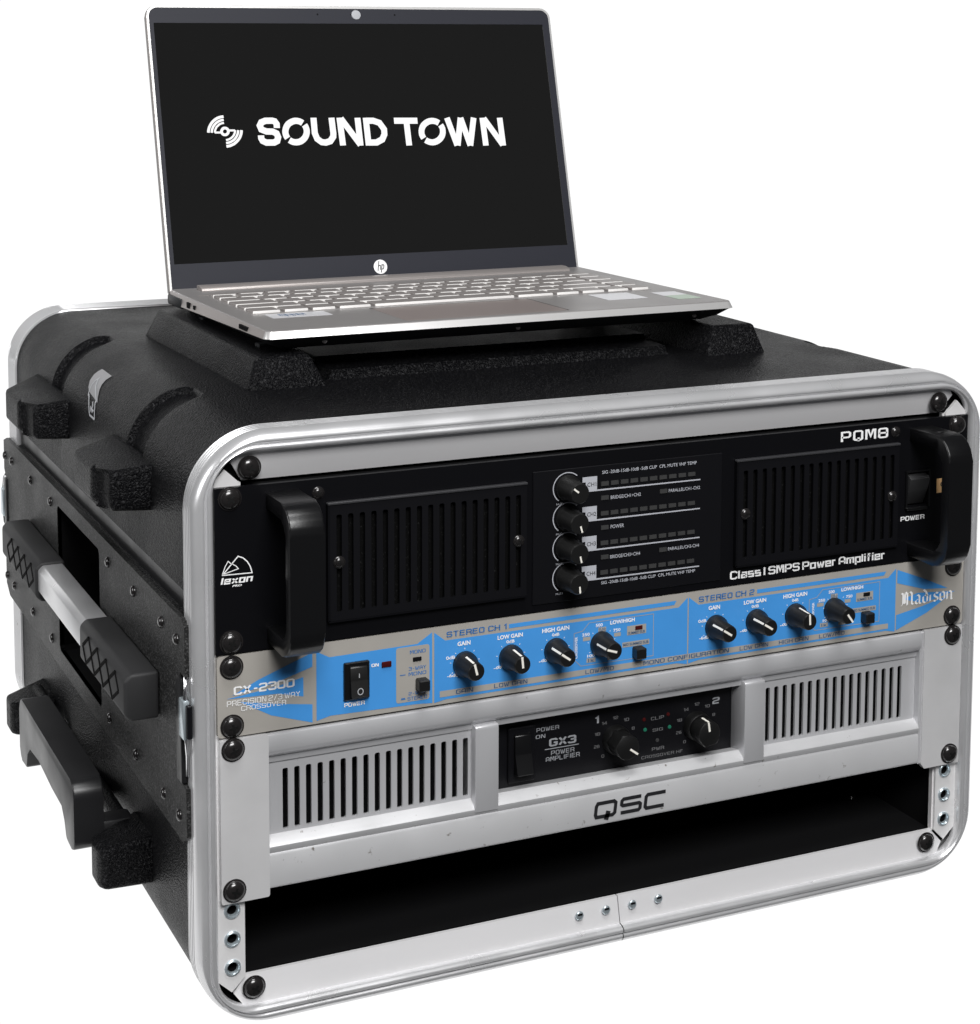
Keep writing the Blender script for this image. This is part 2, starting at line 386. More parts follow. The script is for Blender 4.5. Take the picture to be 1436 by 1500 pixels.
prof = [(4, 480), (.6, 480), (0, 480.6)] + grooves(481.5, 508, 6, .5) + [(.8, 513), (3, 516), (7, 517), (11, 515), (11, 505)]
part('rear_rim', frame_sweep(prof), 'frame_aluminium', case, smooth=50)

# shell with moulded grooves, seam channel and top pocket
def frange(a, b, st): 
    n = max(1, int(round((b-a)/st))); return [a+(b-a)*i/n for i in range(n+1)]
side_b = [-60.0, -58.6, -70.5, -72.0, -81.3, -181]+frange(-30, -14, 1.4)
top_b = frange(31, 48, 1.2)+frange(434.6, 451.6, 1.2)+[110, 112, 115, 340, 342, 344]
ys = sorted(set([12, 40, 70, 95, 200, 240, 280, 400, 440, 485]+frange(104, 152, 1.5)+frange(318, 364, 1.5)+[128.9, 130.2, 132.7, 159.4, 160.4, 202.5, 326, 330, 332]))
base = perimeter(1.3, side_b, top_b, nc=40)
def unroll(x, z, nx, nz):
    """distance along the skin from z=-14 on the side going up and inwards (mirrored for the right)"""
    xx = x if x < XM else 2*XM-x
    r = RC-1.3; cx, cz = XO0+RC, ZO1-RC
    if z < cz: return z-cz
    if xx < cx: return r*atan2(z-cz, cx-xx)
    return r*pi/2+(xx-cx)
def sst(a, b, v):
    t = min(1, max(0, (v-a)/(b-a))); return t*t*(3-2*t)
def dip(x, z, nx, nz, y):
    d = 0
    u = unroll(x, z, nx, nz)
    if z > -40:
        for y0, y1 in ((110, 146), (325, 357)):
            hw = (y1-y0)/2; yc = (y0+y1)/2; end = 61
            # stadium shape that narrows into a rounded end
            q = u-(end-10)
            ey = abs(y-yc)-hw if q < 0 else hypot(q, max(0, abs(y-yc)-(hw-10)))-10
            d = max(d, 3.8*(1-sst(-1.2, 0.3, ey)))
    if abs(nx) > .99 and -72.0 < z < -58: d = max(d, 3.0 if -70.6 <= z <= -59.9 else 0)
    if nz > .99 and 112 <= x <= 342.1 and 129.4 <= y <= 330: d = -5.6*min(1, max(0, (y-129.0)/3.6)) if y < 160 else -9.4
    return d
mb = MB(); rows = []
for y in ys:
    rows.append([(x-nx*dip(x, z, nx, nz, y), y, z-nz*dip(x, z, nx, nz, y)) for x, z, nx, nz in base])
mb.grid(rows)
bmesh.ops.delete(mb.bm, geom=[f for f in mb.bm.faces if (lambda c: 202.5 < c.y < 326 and -181 < c.z < -81.3 and (c.x < 0 or c.x > 480))(f.calc_center_median())], context='FACES')
# moulded stacking bosses, both sides, and laptop blocks on the top
def boss(pts, z0, z1, r=3.2, lo=2.5, hi=3.0):
    for mir in (0, 1):
        def fn(x, y, z):
            k = min(1, max(0, (-10-x)/27)); zz = z-hi*k if z > (z0+z1)/2 else z+lo*k
            return (2*XM-x if mir else x, y, zz)
        mb.prism([(p[0], p[1]) for p in pts], 2, z0, z1, r, 3, fn)
boss([(-5, 86.6), (-32.5, 86.6), (-33.5, 104), (-37.5, 111), (-37.5, 157), (-5, 184)], -31.5, -4.5)
boss([(-5, 299.4), (-32.5, 299.4), (-33.5, 321), (-37.5, 328), (-37.5, 373), (-5, 416)], -32.5, -5.5)
boss([(-5, 96.5), (-37, 96.5), (-40, 102), (-40, 119), (-5, 143)], -251, -222.5, 3.2, 1, 3)
boss([(-5, 364), (-36, 364), (-39.5, 369), (-39.5, 387), (-5, 412)], -252, -226, 3.2, 1, 2)
def block(b, t, zt):
    vb = [mb.bm.verts.new((x, y, 25.0)) for x, y in b]; vt = [mb.bm.verts.new((x, y, zt)) for x, y in t]
    fs = [mb.bm.faces.new(vt), mb.bm.faces.new(vb[::-1])]+[mb.bm.faces.new((vb[i], vb[(i+1) % 4], vt[(i+1) % 4], vt[i])) for i in range(4)]
    mb._bev(fs, 2.6, 3)
block([(54.5, 112.5), (104.5, 112.5), (104.5, 345), (51.5, 345)], [(62.5, 122.5), (95, 122.5), (94, 338), (60, 338)], 45.2)
block([(361.5, 112), (407.5, 112), (410.5, 345), (360, 345)], [(371.5, 122.5), (403.5, 122.5), (404, 338), (370, 338)], 44.8)
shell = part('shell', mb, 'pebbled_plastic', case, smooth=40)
# liner closing the inside and the corners behind the rim
mb = MB(); mb.plate(rrect(XO0+4, XO1-4, ZO0+4, ZO1-4, 36), [[(14, -268.5), (468.6, -268.5), (468.6, 3), (14, 3)]], 1, 8.4, 9.6)
mb.grid([[(x, y, z) for x, z in ((14, -268.5), (468.6, -268.5), (468.6, 3), (14, 3))] for y in (9, 490)], closed=True)
mb.poly([(10, -270), (470, -270), (470, 5), (10, 5)], 490)
part('liner', mb, 'matte_black', case)
for x, y in ((300, 260), (352, 180), (377, 160), (330, 300), (452, 70)):
    mb = MB(); mb.lathe([(0, 2.2), (2.6, 1.6), (3.4, 0)], (x, y, -268.4), 2, 12, 1); part('liner_rivet', mb, 'screw_black', case)
# smooth trim strips in the seam channel
for sx in (0, 1):
    mb = MB(); x0, x1 = (XO0+3.2, XO0+6) if not sx else (XO1-6, XO1-3.2)
    mb.box(x0, x1, 17, 479, -70.8, -59.7); part('seam_strip', mb, 'smooth_black', case)

# inner flange: four flat bars on the front, corner-cut
def bar(pts, name, m='flange_aluminium', y0=0.0, y1=2.2, fn=None):
    b = MB(); b.prism(pts, 1, y0, y1, fn=fn); return part(name, b, m, case, smooth=30)
tilt_t = lambda x, y, z: (x, y+(17.5-z)*.34, z)
bar([(14.5, 17.6), (10.4, 12.4), (17.4, 1.2), (465.2, 1.2), (472.4, 12.4), (468.5, 17.6)], 'top_flange', fn=tilt_t)
tilt_b = lambda x, y, z: (x, y+(z+283)*.24, z)
for a, b, n in (((20.5, -282.5), (241.0, -267.1), 0), ((241.7, -267.1), (462, -282.5), 1)):
    if not n: pts = [(14.5, -282.6), (9.2, -275.4), (16.2, -267.2), (241.0, -267.2), (241.0, -282.6)]
    else: pts = [(241.6, -282.6), (241.6, -267.2), (466.4, -267.2), (473.4, -275.4), (468.1, -282.6)]
    bar(pts, 'bottom_flange', fn=tilt_b)
# rack rails with threaded holes
hole_z = [-6.35-44.45*u-dz for u in range(6) for dz in (0, 15.875, 31.75)]
for sx in (0, 1):
    b = MB(); m = (lambda x: x) if not sx else (lambda x: 2*XM-x)
    hx = 8.75
    out = [(0, -266.5), (8.0, -274.0), (15.4, -266.6), (15.4, 1.0), (7.0, 8.9), (0, 1.6)]
    holes = [[(hx+3.4*cos(2*pi*k/14), z+3.4*sin(2*pi*k/14)) for k in range(14)] for z in hole_z]
    b.plate([(m(x), z) for x, z in out], [[(m(x), z) for x, z in h] for h in holes], 1, 1.0, 3.2)
    # return lip going back into the case
    b.box(min(m(15.2), m(16.2)), max(m(15.2), m(16.2)), 3.2, 6.5, -268, 1)
    rail = part('rack_rail', b, 'rail_steel', case, smooth=30)
    for z in hole_z[-3:]:
        n = MB(); n.lathe([(4.6, 0), (4.4, .8), (3.4, 1.1), (2.9, .4), (2.6, -1)], (0, 0, 0), 1, 20)
        n.mi = 1; n.lathe([(2.6, -1), (2.5, -8), (0, -8)], (0, 0, 0), 1, 14)
        part('threaded_nut', n, ['zinc', 'matte_black'], rail, loc=(m(hx-.2), 1.0, z), smooth=60)

# screws -------------------------------------------------------------
def screw_mesh(R=5.7, H=3.4):
    n = MB(); n.lathe([(R*1.12, 0), (R*1.12, .5), (R, .6), (R*.98, H*.35), (R*.8, H*.75), (R*.45, H*.97), (0, H)], (0, 0, 0), 1, 28)
    n.mi = 1; n.box(-R*.42, R*.42, -H-.12, -H*.72, -R*.10, R*.10); n.box(-R*.10, R*.10, -H-.14, -H*.7, -R*.42, R*.42)
    return finish('screw', n.bm, ['screw_black', 'screw_cross'], 50)
SCREW = screw_mesh(); SMALL = screw_mesh(3.0, 2.0)
def screw(parent, x, z, y=-2, me=None, ang=None, name='screw'):
    return link(name, me or SCREW, parent, (x, y, z), (0, random.uniform(0, 1.5) if ang is None else ang, 0))
screw(case, 20, 9, 0); screw(case, 460.6, 9, 0); screw(case, 19.8, -273, 0); screw(case, 460.2, -273, 0)
for x in (215, 232.4, 249.7, 267.2):
    n = MB(); n.lathe([(2.7, 0), (2.6, .5), (1.9, .9), (0, .7)], (0, 0, 0), 1, 16); n.mi = 1
    n.box(-1.5, 1.5, -1.0, -.6, .3, 1.5)
    part('rivet', n, ['zinc', 'panel_black'], case, loc=(x, .7, -272.8), smooth=50)

# side plates --------------------------------------------------------
def plate_side(mir):
    m = (lambda x: x) if not mir else (lambda x: 2*XM-x)
    b = MB()
    def lp(pts): return pts
    out = [(8, -101), (8, -74), (14, -71), (508, -71), (521, -75), (521, -97), (514, -102), (514, -160), (521, -166), (521, -186), (508, -193), (16, -193), (8, -188), (8, -162), (17, -160), (17, -101)]
    hole = [(202.5, -84), (205, -81.3), (323, -81.3), (326, -84), (326, -178), (323, -181), (205, -181), (202.5, -178)]
    b.plate(out, [hole], 0, m(-10.5), m(-13.4))
    p = part('side_plate', b, 'stippled_plastic', case, smooth=30)
    # recess behind the pull bar
    r = MB(); x0, x1 = m(-13.0), m(14)
    r.grid([[(x, y, z) for y, z in hole] for x in (x0, x1)], closed=True)
    f = r.bm.faces.new([r.bm.verts.new((x1, y, z)) for y, z in hole])
    # rounded lip round the recess
    part('recess', r, 'matte_black', p, smooth=30)
    rv = MB(); rv.lathe([(3.3, 0), (3.2, .7), (2.4, 1.5), (1.0, 1.9), (0, 1.7)], (0, 0, 0), 0, 16, -1 if not mir else 1)
    me = finish('rivet', rv.bm, 'screw_black', 50)
    pos = [(23.5, -85), (54.5, -84.5), (115.5, -83.8), (178.5, -83), (347, -83.8), (416, -83.8), (488, -84.8), (515.5, -86),
           (22, -180.5), (54, -180.5), (115, -180), (180, -180), (350, -180), (416, -180), (488, -180), (515.5, -179)]
    for y, z in pos: link('rivet', me, p, (m(-13.4), y, z))
    return p
plate_side(0); plate_side(1)

# telescoping pull bar with two grips (left side)
def bevsec(x0, x1, z0, z1, c):
    return [(x1, z0), (x0+c, z0), (x0, z0+c), (x0, z1-c), (x0+c, z1), (x1, z1)]
hb = MB(); hb.prism(bevsec(-31.2, -15, -135.2, -115.4, 3.0), 1, 160, 312, .8, 2)
pull = part('pull_bar', hb, 'frame_aluminium', case, smooth=40)
for y0, y1 in ((60, 171), (303, 424)):
    g = MB(); g.prism(bevsec(-33.0, -13.6, -140.0, -113.4, 3.6), 1, y0, y1, 1.9, 3)
    gp = part('grip', g, 'grip_rubber', pull, smooth=40)
    # moulded zig-zag relief, sunk look from raised dark ribs
    z = MB(); n = 4; L0, L1 = y0+14, y1-10; st = (L1-L0)/n
    if y0 > 200: L0, L1 = y0+8, y1-22; st = (L1-L0)/n
    def rib(a, c):
        d = Vector((c[0]-a[0], c[1]-a[1])); nn = Vector((-d.y, d.x)).normalized()*.95
        q = [(a[0]+nn.x, a[1]+nn.y), (c[0]+nn.x, c[1]+nn.y), (c[0]-nn.x, c[1]-nn.y), (a[0]-nn.x, a[1]-nn.y)]
        z.prism(q, 0, -33.35, -32.6)
    zt, zb = -117.5, -135.0
    for i in range(n):
        a = L0+i*st
        rib((a+st*.30, zt), (a+st*1.02, (zt+zb)/2)); rib((a+st*1.02, (zt+zb)/2), (a+st*.66, zb)); rib((a+st*.66, zb), (a-st*.06, (zt+zb)/2)); rib((a-st*.06, (zt+zb)/2), (a+st*.30, zt))
    part('grip_relief', z, 'grip_recess', pull)

# carry handle between the lower bosses
def arc2(cx, cz, r, a0, a1, n=6): return [(cx+r*cos(radians(a0+(a1-a0)*i/n)), cz+r*sin(radians(a0+(a1-a0)*i/n))) for i in range(n+1)]
yA, yB, zT, zB = 125.5, 289.5, -196, -237.5
pts = arc2(yA+9, zT-9, 9, 180, 90)+arc2(yB-9, zT-9, 9, 90, 0)+arc2(yB-7, zB+7, 7, 0, -90)
pts += arc2(yB-19, zB+6, 6, -90, -180, 4)[0:3]+[(yB-25, -226), (yB-34, -219.5), ((yA+yB)/2+20, -218), ((yA+yB)/2, -219.5), ((yA+yB)/2-20, -221), (yA+34, -220.5), (yA+26, -227)]+arc2(yA+19, zB+6, 6, 0, -90, 4)[2:]+arc2(yA+7, zB+7, 7, -90, -180)
h = MB(); h.prism(pts, 0, -47.8, -30.5, 3.0, 3)
ch = part('carry_handle', h, 'smooth_black', case, smooth=45)
for ya in (yA+3, yB-19):
    h = MB(); h.box(-34, -12, ya, ya+16, -237, -222, 3, 2); part('handle_arm', h, 'smooth_black', ch, smooth=45)
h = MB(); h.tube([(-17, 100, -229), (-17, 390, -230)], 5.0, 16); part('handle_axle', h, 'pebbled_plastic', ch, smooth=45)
# moulded dish behind the handle
d = MB(); rows = []
for i in range(33):
    y = 150+(345-150)*i/32; k = sin(pi*i/32)**2
    rows.append([(-9.6-8.0*k*sin(pi*j/14)**2, y, -200-50*j/14) for j in range(15)])
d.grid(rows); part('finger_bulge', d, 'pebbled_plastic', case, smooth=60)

# latches: front and rear edges of the side plate
for y, k in ((12.5, 1), (517.5, -1)):
    l = MB(); l.box(-14.6, -11.0, min(y, y+10*k), max(y, y+10*k), -160, -103, .8)
    lt = part('latch_plate', l, 'smooth_black', case)
    c = MB(); c.box(-15.6, -12.0, y-8.5 if k > 0 else y-1, y+1 if k > 0 else y+8.5, -133.5, -112.5, 1.0, 2); part('latch', c, 'zinc', lt)
    c = MB(); c.box(-14.4, -11.5, y-12 if k > 0 else y+8.7, y-8.7 if k > 0 else y+12, -132, -114, .5, 1); part('latch_lever', c, 'panel_black', lt)
    c = MB(); c.tube([(-12.6, y-2*k, -101.5), (-13.2, y-5*k, -104), (-13.8, y-6*k, -112.5)], 1.0, 8)
    part('latch_hook', c, 'chrome', lt, smooth=60)
    c = MB(); c.tube([(-13.8, y-7*k, -133.5), (-13.4, y-6.6*k, -139), (-12.2, y-3*k, -144), (-12.0, y-2.4*k, -155)], .8, 8)
    part('latch_wire', c, 'chrome', lt, smooth=60)

# shipping arrow decal wrapped over the shell edge
def skin(u, y, off=.25):
    r = RC-1.3; cx, cz = XO0+RC, ZO1-RC; x0 = XO0+1.3
    if u < 0: return (x0-off, y, cz+u)
    a = u/r
    if a < pi/2: return (cx-(r+off)*cos(a), y, cz+(r+off)*sin(a))
    return (cx+(u-r*pi/2), y, ZO1-1.3+off)
def skinpoly(b, quad, n=10, off=.25):
    rows = []
    for i in range(n+1):
        t = i/n; a = [quad[0][k]*(1-t)+quad[3][k]*t for k in (0, 1)]; c = [quad[1][k]*(1-t)+quad[2][k]*t for k in (0, 1)]
        rows.append([skin(a[0]*(1-s)+c[0]*s, a[1]*(1-s)+c[1]*s, off) for s in (0, .5, 1)])
    b.grid(rows)
PATCH_L = [(20.75, 261.5), (22.75, 267.5), (26.75, 273.0), (31.0, 274.0), (34.25, 272.5), (37.0, 269.5)]
PATCH_R = [(18.25, 232.5), (21.25, 237.5), (25.5, 243.0), (29.0, 245.5), (32.75, 245.5), (36.75, 242.5)]
ARROW = [(8.75, 241.0), (18.5, 256.0), (19.25, 259.5), (24.0, 263.0), (28.25, 262.5), (31.5, 258.5)] , [(8.75, 241.0), (8.5, 227.0), (18.25, 238.0), (18.25, 235.0), (25.75, 254.0), (30.5, 259.5)]
dc = MB(); dc.grid([[skin(a[0]*(1-t)+c[0]*t, a[1]*(1-t)+c[1]*t, .25) for t in (0, .25, .5, .75, 1)] for a, c in zip(PATCH_L, PATCH_R)])
dcl = part('arrow_decal', dc, 'sticker_grey', case, smooth=60)
dl = MB()
def sline(a, c, wd=1.3):
    d = Vector((c[0]-a[0], c[1]-a[1])); nn = Vector((-d.y, d.x)).normalized()*wd/2
    rows = []
    for i in range(9):
        t = i/8; m_ = (a[0]*(1-t)+c[0]*t, a[1]*(1-t)+c[1]*t)
        rows.append([skin(m_[0]+nn.x*q, m_[1]+nn.y*q, .4) for q in (-1, 1)])
    dl.grid(rows)
for line in ARROW:
    for a, c in zip(line, line[1:]): sline(a, c)
for a, c in (((11, 236), (14, 241)), ((11, 240), (14, 244)), ((14, 238), (17, 243)), ((12.5, 234), (12.8, 243))): sline(a, c, 1.2)
part('decal_outline', dl, 'ink_pale', dcl, smooth=60)

# ================================================================== BLACK AMPLIFIER (2U, top)
amp = thing('power_amplifier', 'black power amplifier with bow handles and four channel knobs, top unit in the rack', 'amplifier', (XM, -2, -88.1), )
def slot_plate(x0, x1, z0, z1, y0, y1, slots, sw=None):
    b = MB(); b.plate([(x0, z0), (x1, z0), (x1, z1), (x0, z1)], [rrect(a, c, d, e, min(.9, (c-a)/2.2), 2) for a, c, d, e in slots], 1, y0, y1); return b
b = MB(); b.plate([(0.6, -88.3), (482, -88.3), (482, -.2), (.6, -.2)], [[(62.5, -76), (176, -76), (176, -15.5), (62.5, -15.5)], [(314, -75.5), (427.5, -75.5), (427.5, -15.5), (314, -15.5)], [(436.5, -54), (452.5, -54), (452.5, -33), (436.5, -33)]], 1, -2, 1)
panel = part('front_panel', b, 'brushed_black', amp, smooth=20)
b = MB(); b.box(20, 462, 4, 380, -87, -1); part('chassis', b, 'matte_black', amp)
for x0, x1, z0, z1 in ((61.4, 177.4, -77.2, -14.2), (313.2, 428.8, -76.6, -14.2)):
    n = 17; p0, p1 = x0+4.6, x1-6.6
    sl = [(p0+(p1-p0)*i/(n-1), p0+(p1-p0)*i/(n-1)+3.0, z0+4.6, z1-5.6) for i in range(n)]
    v = part('vent_grille', slot_plate(x0, x1, z0, z1, -4.6, -3.4, sl), 'panel_black', amp, smooth=20)
    f = MB(); f.box(x0+2, x1-2, -1.4, -.9, z0+2, z1-2); part('vent_filter', f, 'vent_foam' if 'vent_foam' in M else 'matte_black', v)
    e = MB(); e.box(x0-.4, x1+.4, -5.4, -2.2, z1-.2, z1+1.3, .4, 1); part('vent_lip', e, 'edge_sheen', v)
    e = MB(); e.box(x0-.3, x0+.9, -5.0, -2.2, z0, z1-.3); e.box(x0, x1, -5.0, -2.2, z0-.8, z0+.4); part('vent_frame', e, 'brushed_black', v)
    screw(v, x0+6, -45.5, -4.6, SMALL); screw(v, x1-5, -45.5, -4.6, SMALL)
screw(amp, 56.8, -7.5, -2, SMALL); screw(amp, 427.2, -6.4, -2, SMALL)
for x in (8.75, 473.85):
    for z in (-5.9, -82.1): screw(amp, x, z, -2, name='rack_screw')
# bow handles
def bow(x0, x1):
    o = [(2, -5), (-28, -5)]+arc2(-28, -19, 14, 90, 180, 6)[0:0]
    outer = [(0, -4.6)]+[(-27-14*sin(radians(a)), -19+14.4*cos(radians(a))) for a in range(0, 91, 15)]+[(-27-14*cos(radians(a)), -70.5-14.4*sin(radians(a))) for a in range(0, 91, 15)]+[(0, -84.9)]
    inner = [(0, -76.2)]+[(-27-7*sin(radians(a)), -69.2-7*cos(radians(a))) for a in range(0, 91, 18)]+[(-27-7*cos(radians(a)), -20.3+7*sin(radians(a))) for a in range(0, 91, 18)]+[(0, -13.3)]
    b = MB(); b.prism(outer+inner, 0, x0, x1, 2.2, 3); return b
part('handle', bow(28.2, 47.0), 'handle_black', amp, smooth=45)
part('handle', bow(438.2, 455.6), 'handle_black', amp, smooth=45)
# control panel
c = MB(); c.box(182, 304, -3.0, -2.05, -84, -8.2, .3, 1); ctl = part('control_panel', c, 'panel_black', amp)
Yc = -3.25
def knob(parent, x, y, z, prof, ang, mark, mats=('knob_black', 'pointer_white'), flat=False):
    b = MB(); b.lathe(prof, (0, 0, 0), 1, 28)
    b.mi = 1; ux, uz = sin(ang), cos(ang); px, pz = uz, -ux
    for (ra, ya, rb, yb, wd) in mark:
        q = [(ux*ra+px*wd/2, -ya, uz*ra+pz*wd/2), (ux*ra-px*wd/2, -ya, uz*ra-pz*wd/2), (ux*rb-px*wd/2, -yb, uz*rb-pz*wd/2), (ux*rb+px*wd/2, -yb, uz*rb+pz*wd/2)]
        V = [b.bm.verts.new(p) for p in q]; b.bm.faces.new(V).material_index = 1
    return part('knob', b, list(mats), parent, loc=(x, y, z), smooth=40)
KP1 = [(7.4, 0), (7.3, 3), (6.4, 4.2), (5.9, 15), (5.3, 16), (0, 16)]
for i, a in enumerate((-.9, 2.85, 2.9, 3.05)):
    z = -19.0-17.1*i
    r = MB(); r.ribbon([(203.2+8.9*cos(radians(t)), z+8.7*sin(radians(t))) for t in range(232, 40, -8)], .55, Yc)
    fonttext('MUTE', 196.3, 200.8, z-9.4, z-8.3, mb=r, y=Yc)
    lettering('knob_scale', r, 'ink_grey', ctl)
    knob(ctl, 203.2, -3, z, KP1, a, [(5.0, 16.1, 1.2, 16.1, 1.0)])
    t = MB(); t.poly([(212.6, z+5), (221.8, z+5), (221.8, z-3.6), (214.6, z-3.6), (214.6, z+2), (212.6, z+2)], Yc); t.poly([(214.7, z-2.7), (289.2, z-3.1), (289.2, z-3.8), (214.7, z-3.6)], Yc-.02)
    tb = lettering('channel_tab', t, 'ink_grey', ctl)
    t = fonttext('CH%d' % (i+1), 215.6, 221.2, z-.6, z+1.7, y=Yc-.15); lettering('lettering', t, 'panel_black', ctl)
    for k in range(10):
        q = MB(); q.box(224.3+k*6.28, 229.1+k*6.28, Yc-.35, Yc+.3, z-1.0+.02*k, z+1.4); part('led', q, 'led_off', ctl)
for x, z in ((224.4, -26.9), (262.4, -26.9), (224.5, -44.1), (224.6, -61.2), (262.4, -61.2)):
    q = MB(); q.box(x, x+4.8, Yc-.35, Yc+.3, z-1.2, z+1.2); part('led', q, 'led_off', ctl)
t = MB()
fonttext('SIG -20dB-15dB-10dB -5dB CLIP  CPL MUTE VHF TEMP', 225, 286.6, -13.2, -11.3, y=Yc, mb=t, bold=.08)
fonttext('SIG -20dB-15dB-10dB -5dB CLIP  CPL MUTE VHF TEMP', 225, 286.6, -77.0, -75.2, y=Yc, mb=t, bold=.08)
fonttext('BRIDGE/CH1+CH2', 230.6, 250, -28.2, -26.2, y=Yc, mb=t, bold=.06); fonttext('BRIDGE/CH3+CH4', 230.6, 250, -62.6, -60.6, y=Yc, mb=t, bold=.06)
fonttext('PARALLEL/CH1-CH2', 268.3, 289, -28.0, -26.1, y=Yc, mb=t, bold=.06); fonttext('PARALLEL/CH3-CH4', 268.3, 289, -62.2, -60.3, y=Yc, mb=t, bold=.06)
fonttext('POWER', 230.7, 239.3, -45.2, -43.1, y=Yc, mb=t, bold=.06)
lettering('lettering', t, 'ink_grey', ctl)
Yp = -2.2
t = strokes('PQM8', 387.2, 421.7, -9.4, -3.1, 1.1, y=Yp, gap=2.1); lettering('lettering', t, 'ink_white', panel)
t = strokes('Class I SMPS Power Amplifier', 311, 421.8, -84.9, -79.9, 1.25, y=Yp, gap=1.75, space=1.4); lettering('lettering', t, 'ink_white', panel)
t = strokes('POWER', 432.6, 450.6, -62.8, -59.9, 1.3, y=Yp, gap=1.9); lettering('lettering', t, 'ink_white', panel)
# brand mark: two nested sails over the name
t = MB(); t.ribbon([(4.4, -45.6), (6.0, -41.4), (7.6, -38.8), (8.6, -39.8), (10.0, -40.6), (11.8, -41.8), (13.0, -43.3), (4.9, -45.4)], .45, Yp)
t.ribbon([(4.6, -45.7), (12.9, -36.7), (15.6, -37.9), (17.8, -40), (19.4, -42.8), (20.3, -46.0)], .6, Yp); t.ribbon([(4.2, -45.9), (20.6, -46.3)], .55, Yp)
strokes('lexon', 3.4, 20.3, -50.9, -47.2, 1.35, mb=t, y=Yp, shear=.22, gap=1.9); fonttext('PRO', 9.6, 14.8, -52.7, -51.6, bold=.35, y=Yp, mb=t, shear=.25)
lettering('logo', t, 'ink_white', panel)
b = MB(); b.box(435.4, 436.6, -3.4, -1.9, -55, -32.5); b.box(452.4, 453.6, -3.4, -1.9, -55, -32.5); b.box(435.4, 453.6, -3.4, -1.9, -32.6, -31.6); b.box(435.8, 451, -4.6, -1.9, -56.2, -54.3, .3, 1)
sw = part('power_switch', b, 'handle_black', amp)
b = MB(); b.prism([(-1, -33.6), (-5.6, -36.5), (-3.0, -44.5), (1, -53.6), (3, -53.6), (3, -33.6)], 0, 437.4, 451.6, .5, 2); part('rocker', b, 'rocker_black', sw)
b = MB(); b.box(459.2, 470.5, Yp-.1, -2.0, -47.6, -38.6, .6, 2); lb = part('warning_label', b, 'label_orange', amp)
t = fonttext('C', 461.9, 465.4, -44, -40.4, bold=.2, y=Yp-.25); lettering('lettering', t, 'ink_black', lb)

# ================================================================== CROSSOVER (1U, middle)
xo = thing('crossover_unit', 'slim grey and blue crossover unit with eight pointed knobs, between the two amplifiers', 'audio crossover', (XM, -2, -132.9))
b = MB(); b.prism(rrect(1, 482, -132.9, -89.2, 2, 3), 1, -2, .8); xp = part('front_panel', b, 'print_grey', xo, smooth=30)
b = MB(); b.box(20, 462, 1, 250, -132, -90); part('chassis', b, 'matte_black', xo)
B0 = -2.12
t = MB()
t.poly([(23, -104.2), (53, -93.5), (53, -101.2), (33, -107.0), (9, -110.8)], B0)
t.poly([(6, -112.2), (33, -109.2), (47.9, -106.2), (47.9, -116.8), (34, -113.2)], B0)
t.poly([(13, -114.6), (33, -118.6), (52.9, -121.8), (52.9, -131.8), (30, -124.4)], B0)
t.poly([(55.2, -93.3), (62.5, -97.4), (113, -96.9), (121.7, -91.6), (121.9, -131.4), (113, -130.6), (63, -129.6), (55.2, -131.3)], B0)
for a, e, tx in ((123.0, 282.6, 168), (283.4, 430.4, 330)):
    t.poly([(a, -92.0), (a+6.5, -97.2), (e-6, -97.2), (e, -92.0), (e, -131.8), (e-7, -130.4), (a+7, -130.4), (a, -131.6)], B0)
    t.poly([(tx, -93.0), (e-7.5, -93.0), (e-9, -95.4), (tx, -95.4)], B0)
t.poly([(431.4, -93.0), (452, -101.0), (470, -109.0), (452, -107.6), (431.4, -101.4)], B0)
t.poly([(436, -112), (447, -109.4), (476, -111.6), (452, -116.5)], B0)
t.poly([(431.2, -131.2), (431.2, -121.5), (450, -118.4), (472, -113.6), (454, -123)], B0)
lettering('printed_artwork', t, 'print_blue', xp)
B1 = -2.24
t = MB(); t.prism(rrect(100.6, 120.1, -128.6, -97.8, 1.2, 2), 1, B1, B1+.08)
t.poly([(126.2, -125.4), (425.2, -125.9), (425.2, -129.2), (126.2, -128.9)], B1)
for a in (0, 158.4):
    t.ribbon([(213+a, -123.3), (259.9+a, -123.6), (259.9+a, -98.8), (218+a, -98.8), (214+a, -103), (208.6+a, -103.8), (208.6+a, -119), (213+a, -123.3)], .35, B1)
    t.poly([(242.6+a, -103.9), (255.1+a, -103.9), (255.1+a, -109.4), (242.6+a, -109.4)], B1); t.poly([(239.6+a, -113.2), (257.3+a, -113.2), (257.3+a, -116.2), (239.6+a, -116.2)], B1)
    t.poly([(224+a, -102.3), (229+a, -102.3), (229+a, -105), (224+a, -105)], B1); t.poly([(214.2+a, -106.8), (219+a, -106.8), (219+a, -109), (214.2+a, -109)], B1)
    t.poly([(234.2+a, -106.8), (238.5+a, -106.8), (238.5+a, -109), (234.2+a, -109)], B1); t.poly([(216.6+a, -119.4), (222.4+a, -119.4), (222.4+a, -122), (216.6+a, -122)], B1)
    t.poly([(230+a, -120.5), (237+a, -120.5), (237+a, -122.3), (230+a, -122.3)], B1)
lettering('printed_artwork', t, 'print_grey', xp, label='grey printed bands and boxes')
B2 = -2.36
t = MB()
strokes('CX-2300', 9.7, 43.0, -110.6, -106.0, 1.35, mb=t, y=B2); strokes('PRECISION 2/3 WAY', 6, 46, -116.3, -113.4, .8, mb=t, y=B2, space=1.6); strokes('CROSSOVER', 13.7, 38.2, -119.6, -117.0, .8, mb=t, y=B2)
strokes('POWER', 70.7, 82.4, -126.2, -123.9, 1.3, mb=t, y=B2); strokes('ON', 86.3, 90.5, -106.2, -104.4, 1.3, mb=t, y=B2)
KX = [141.1, 168.9, 196.8, 226.0, 301.6, 329.4, 356.8, 384.6]
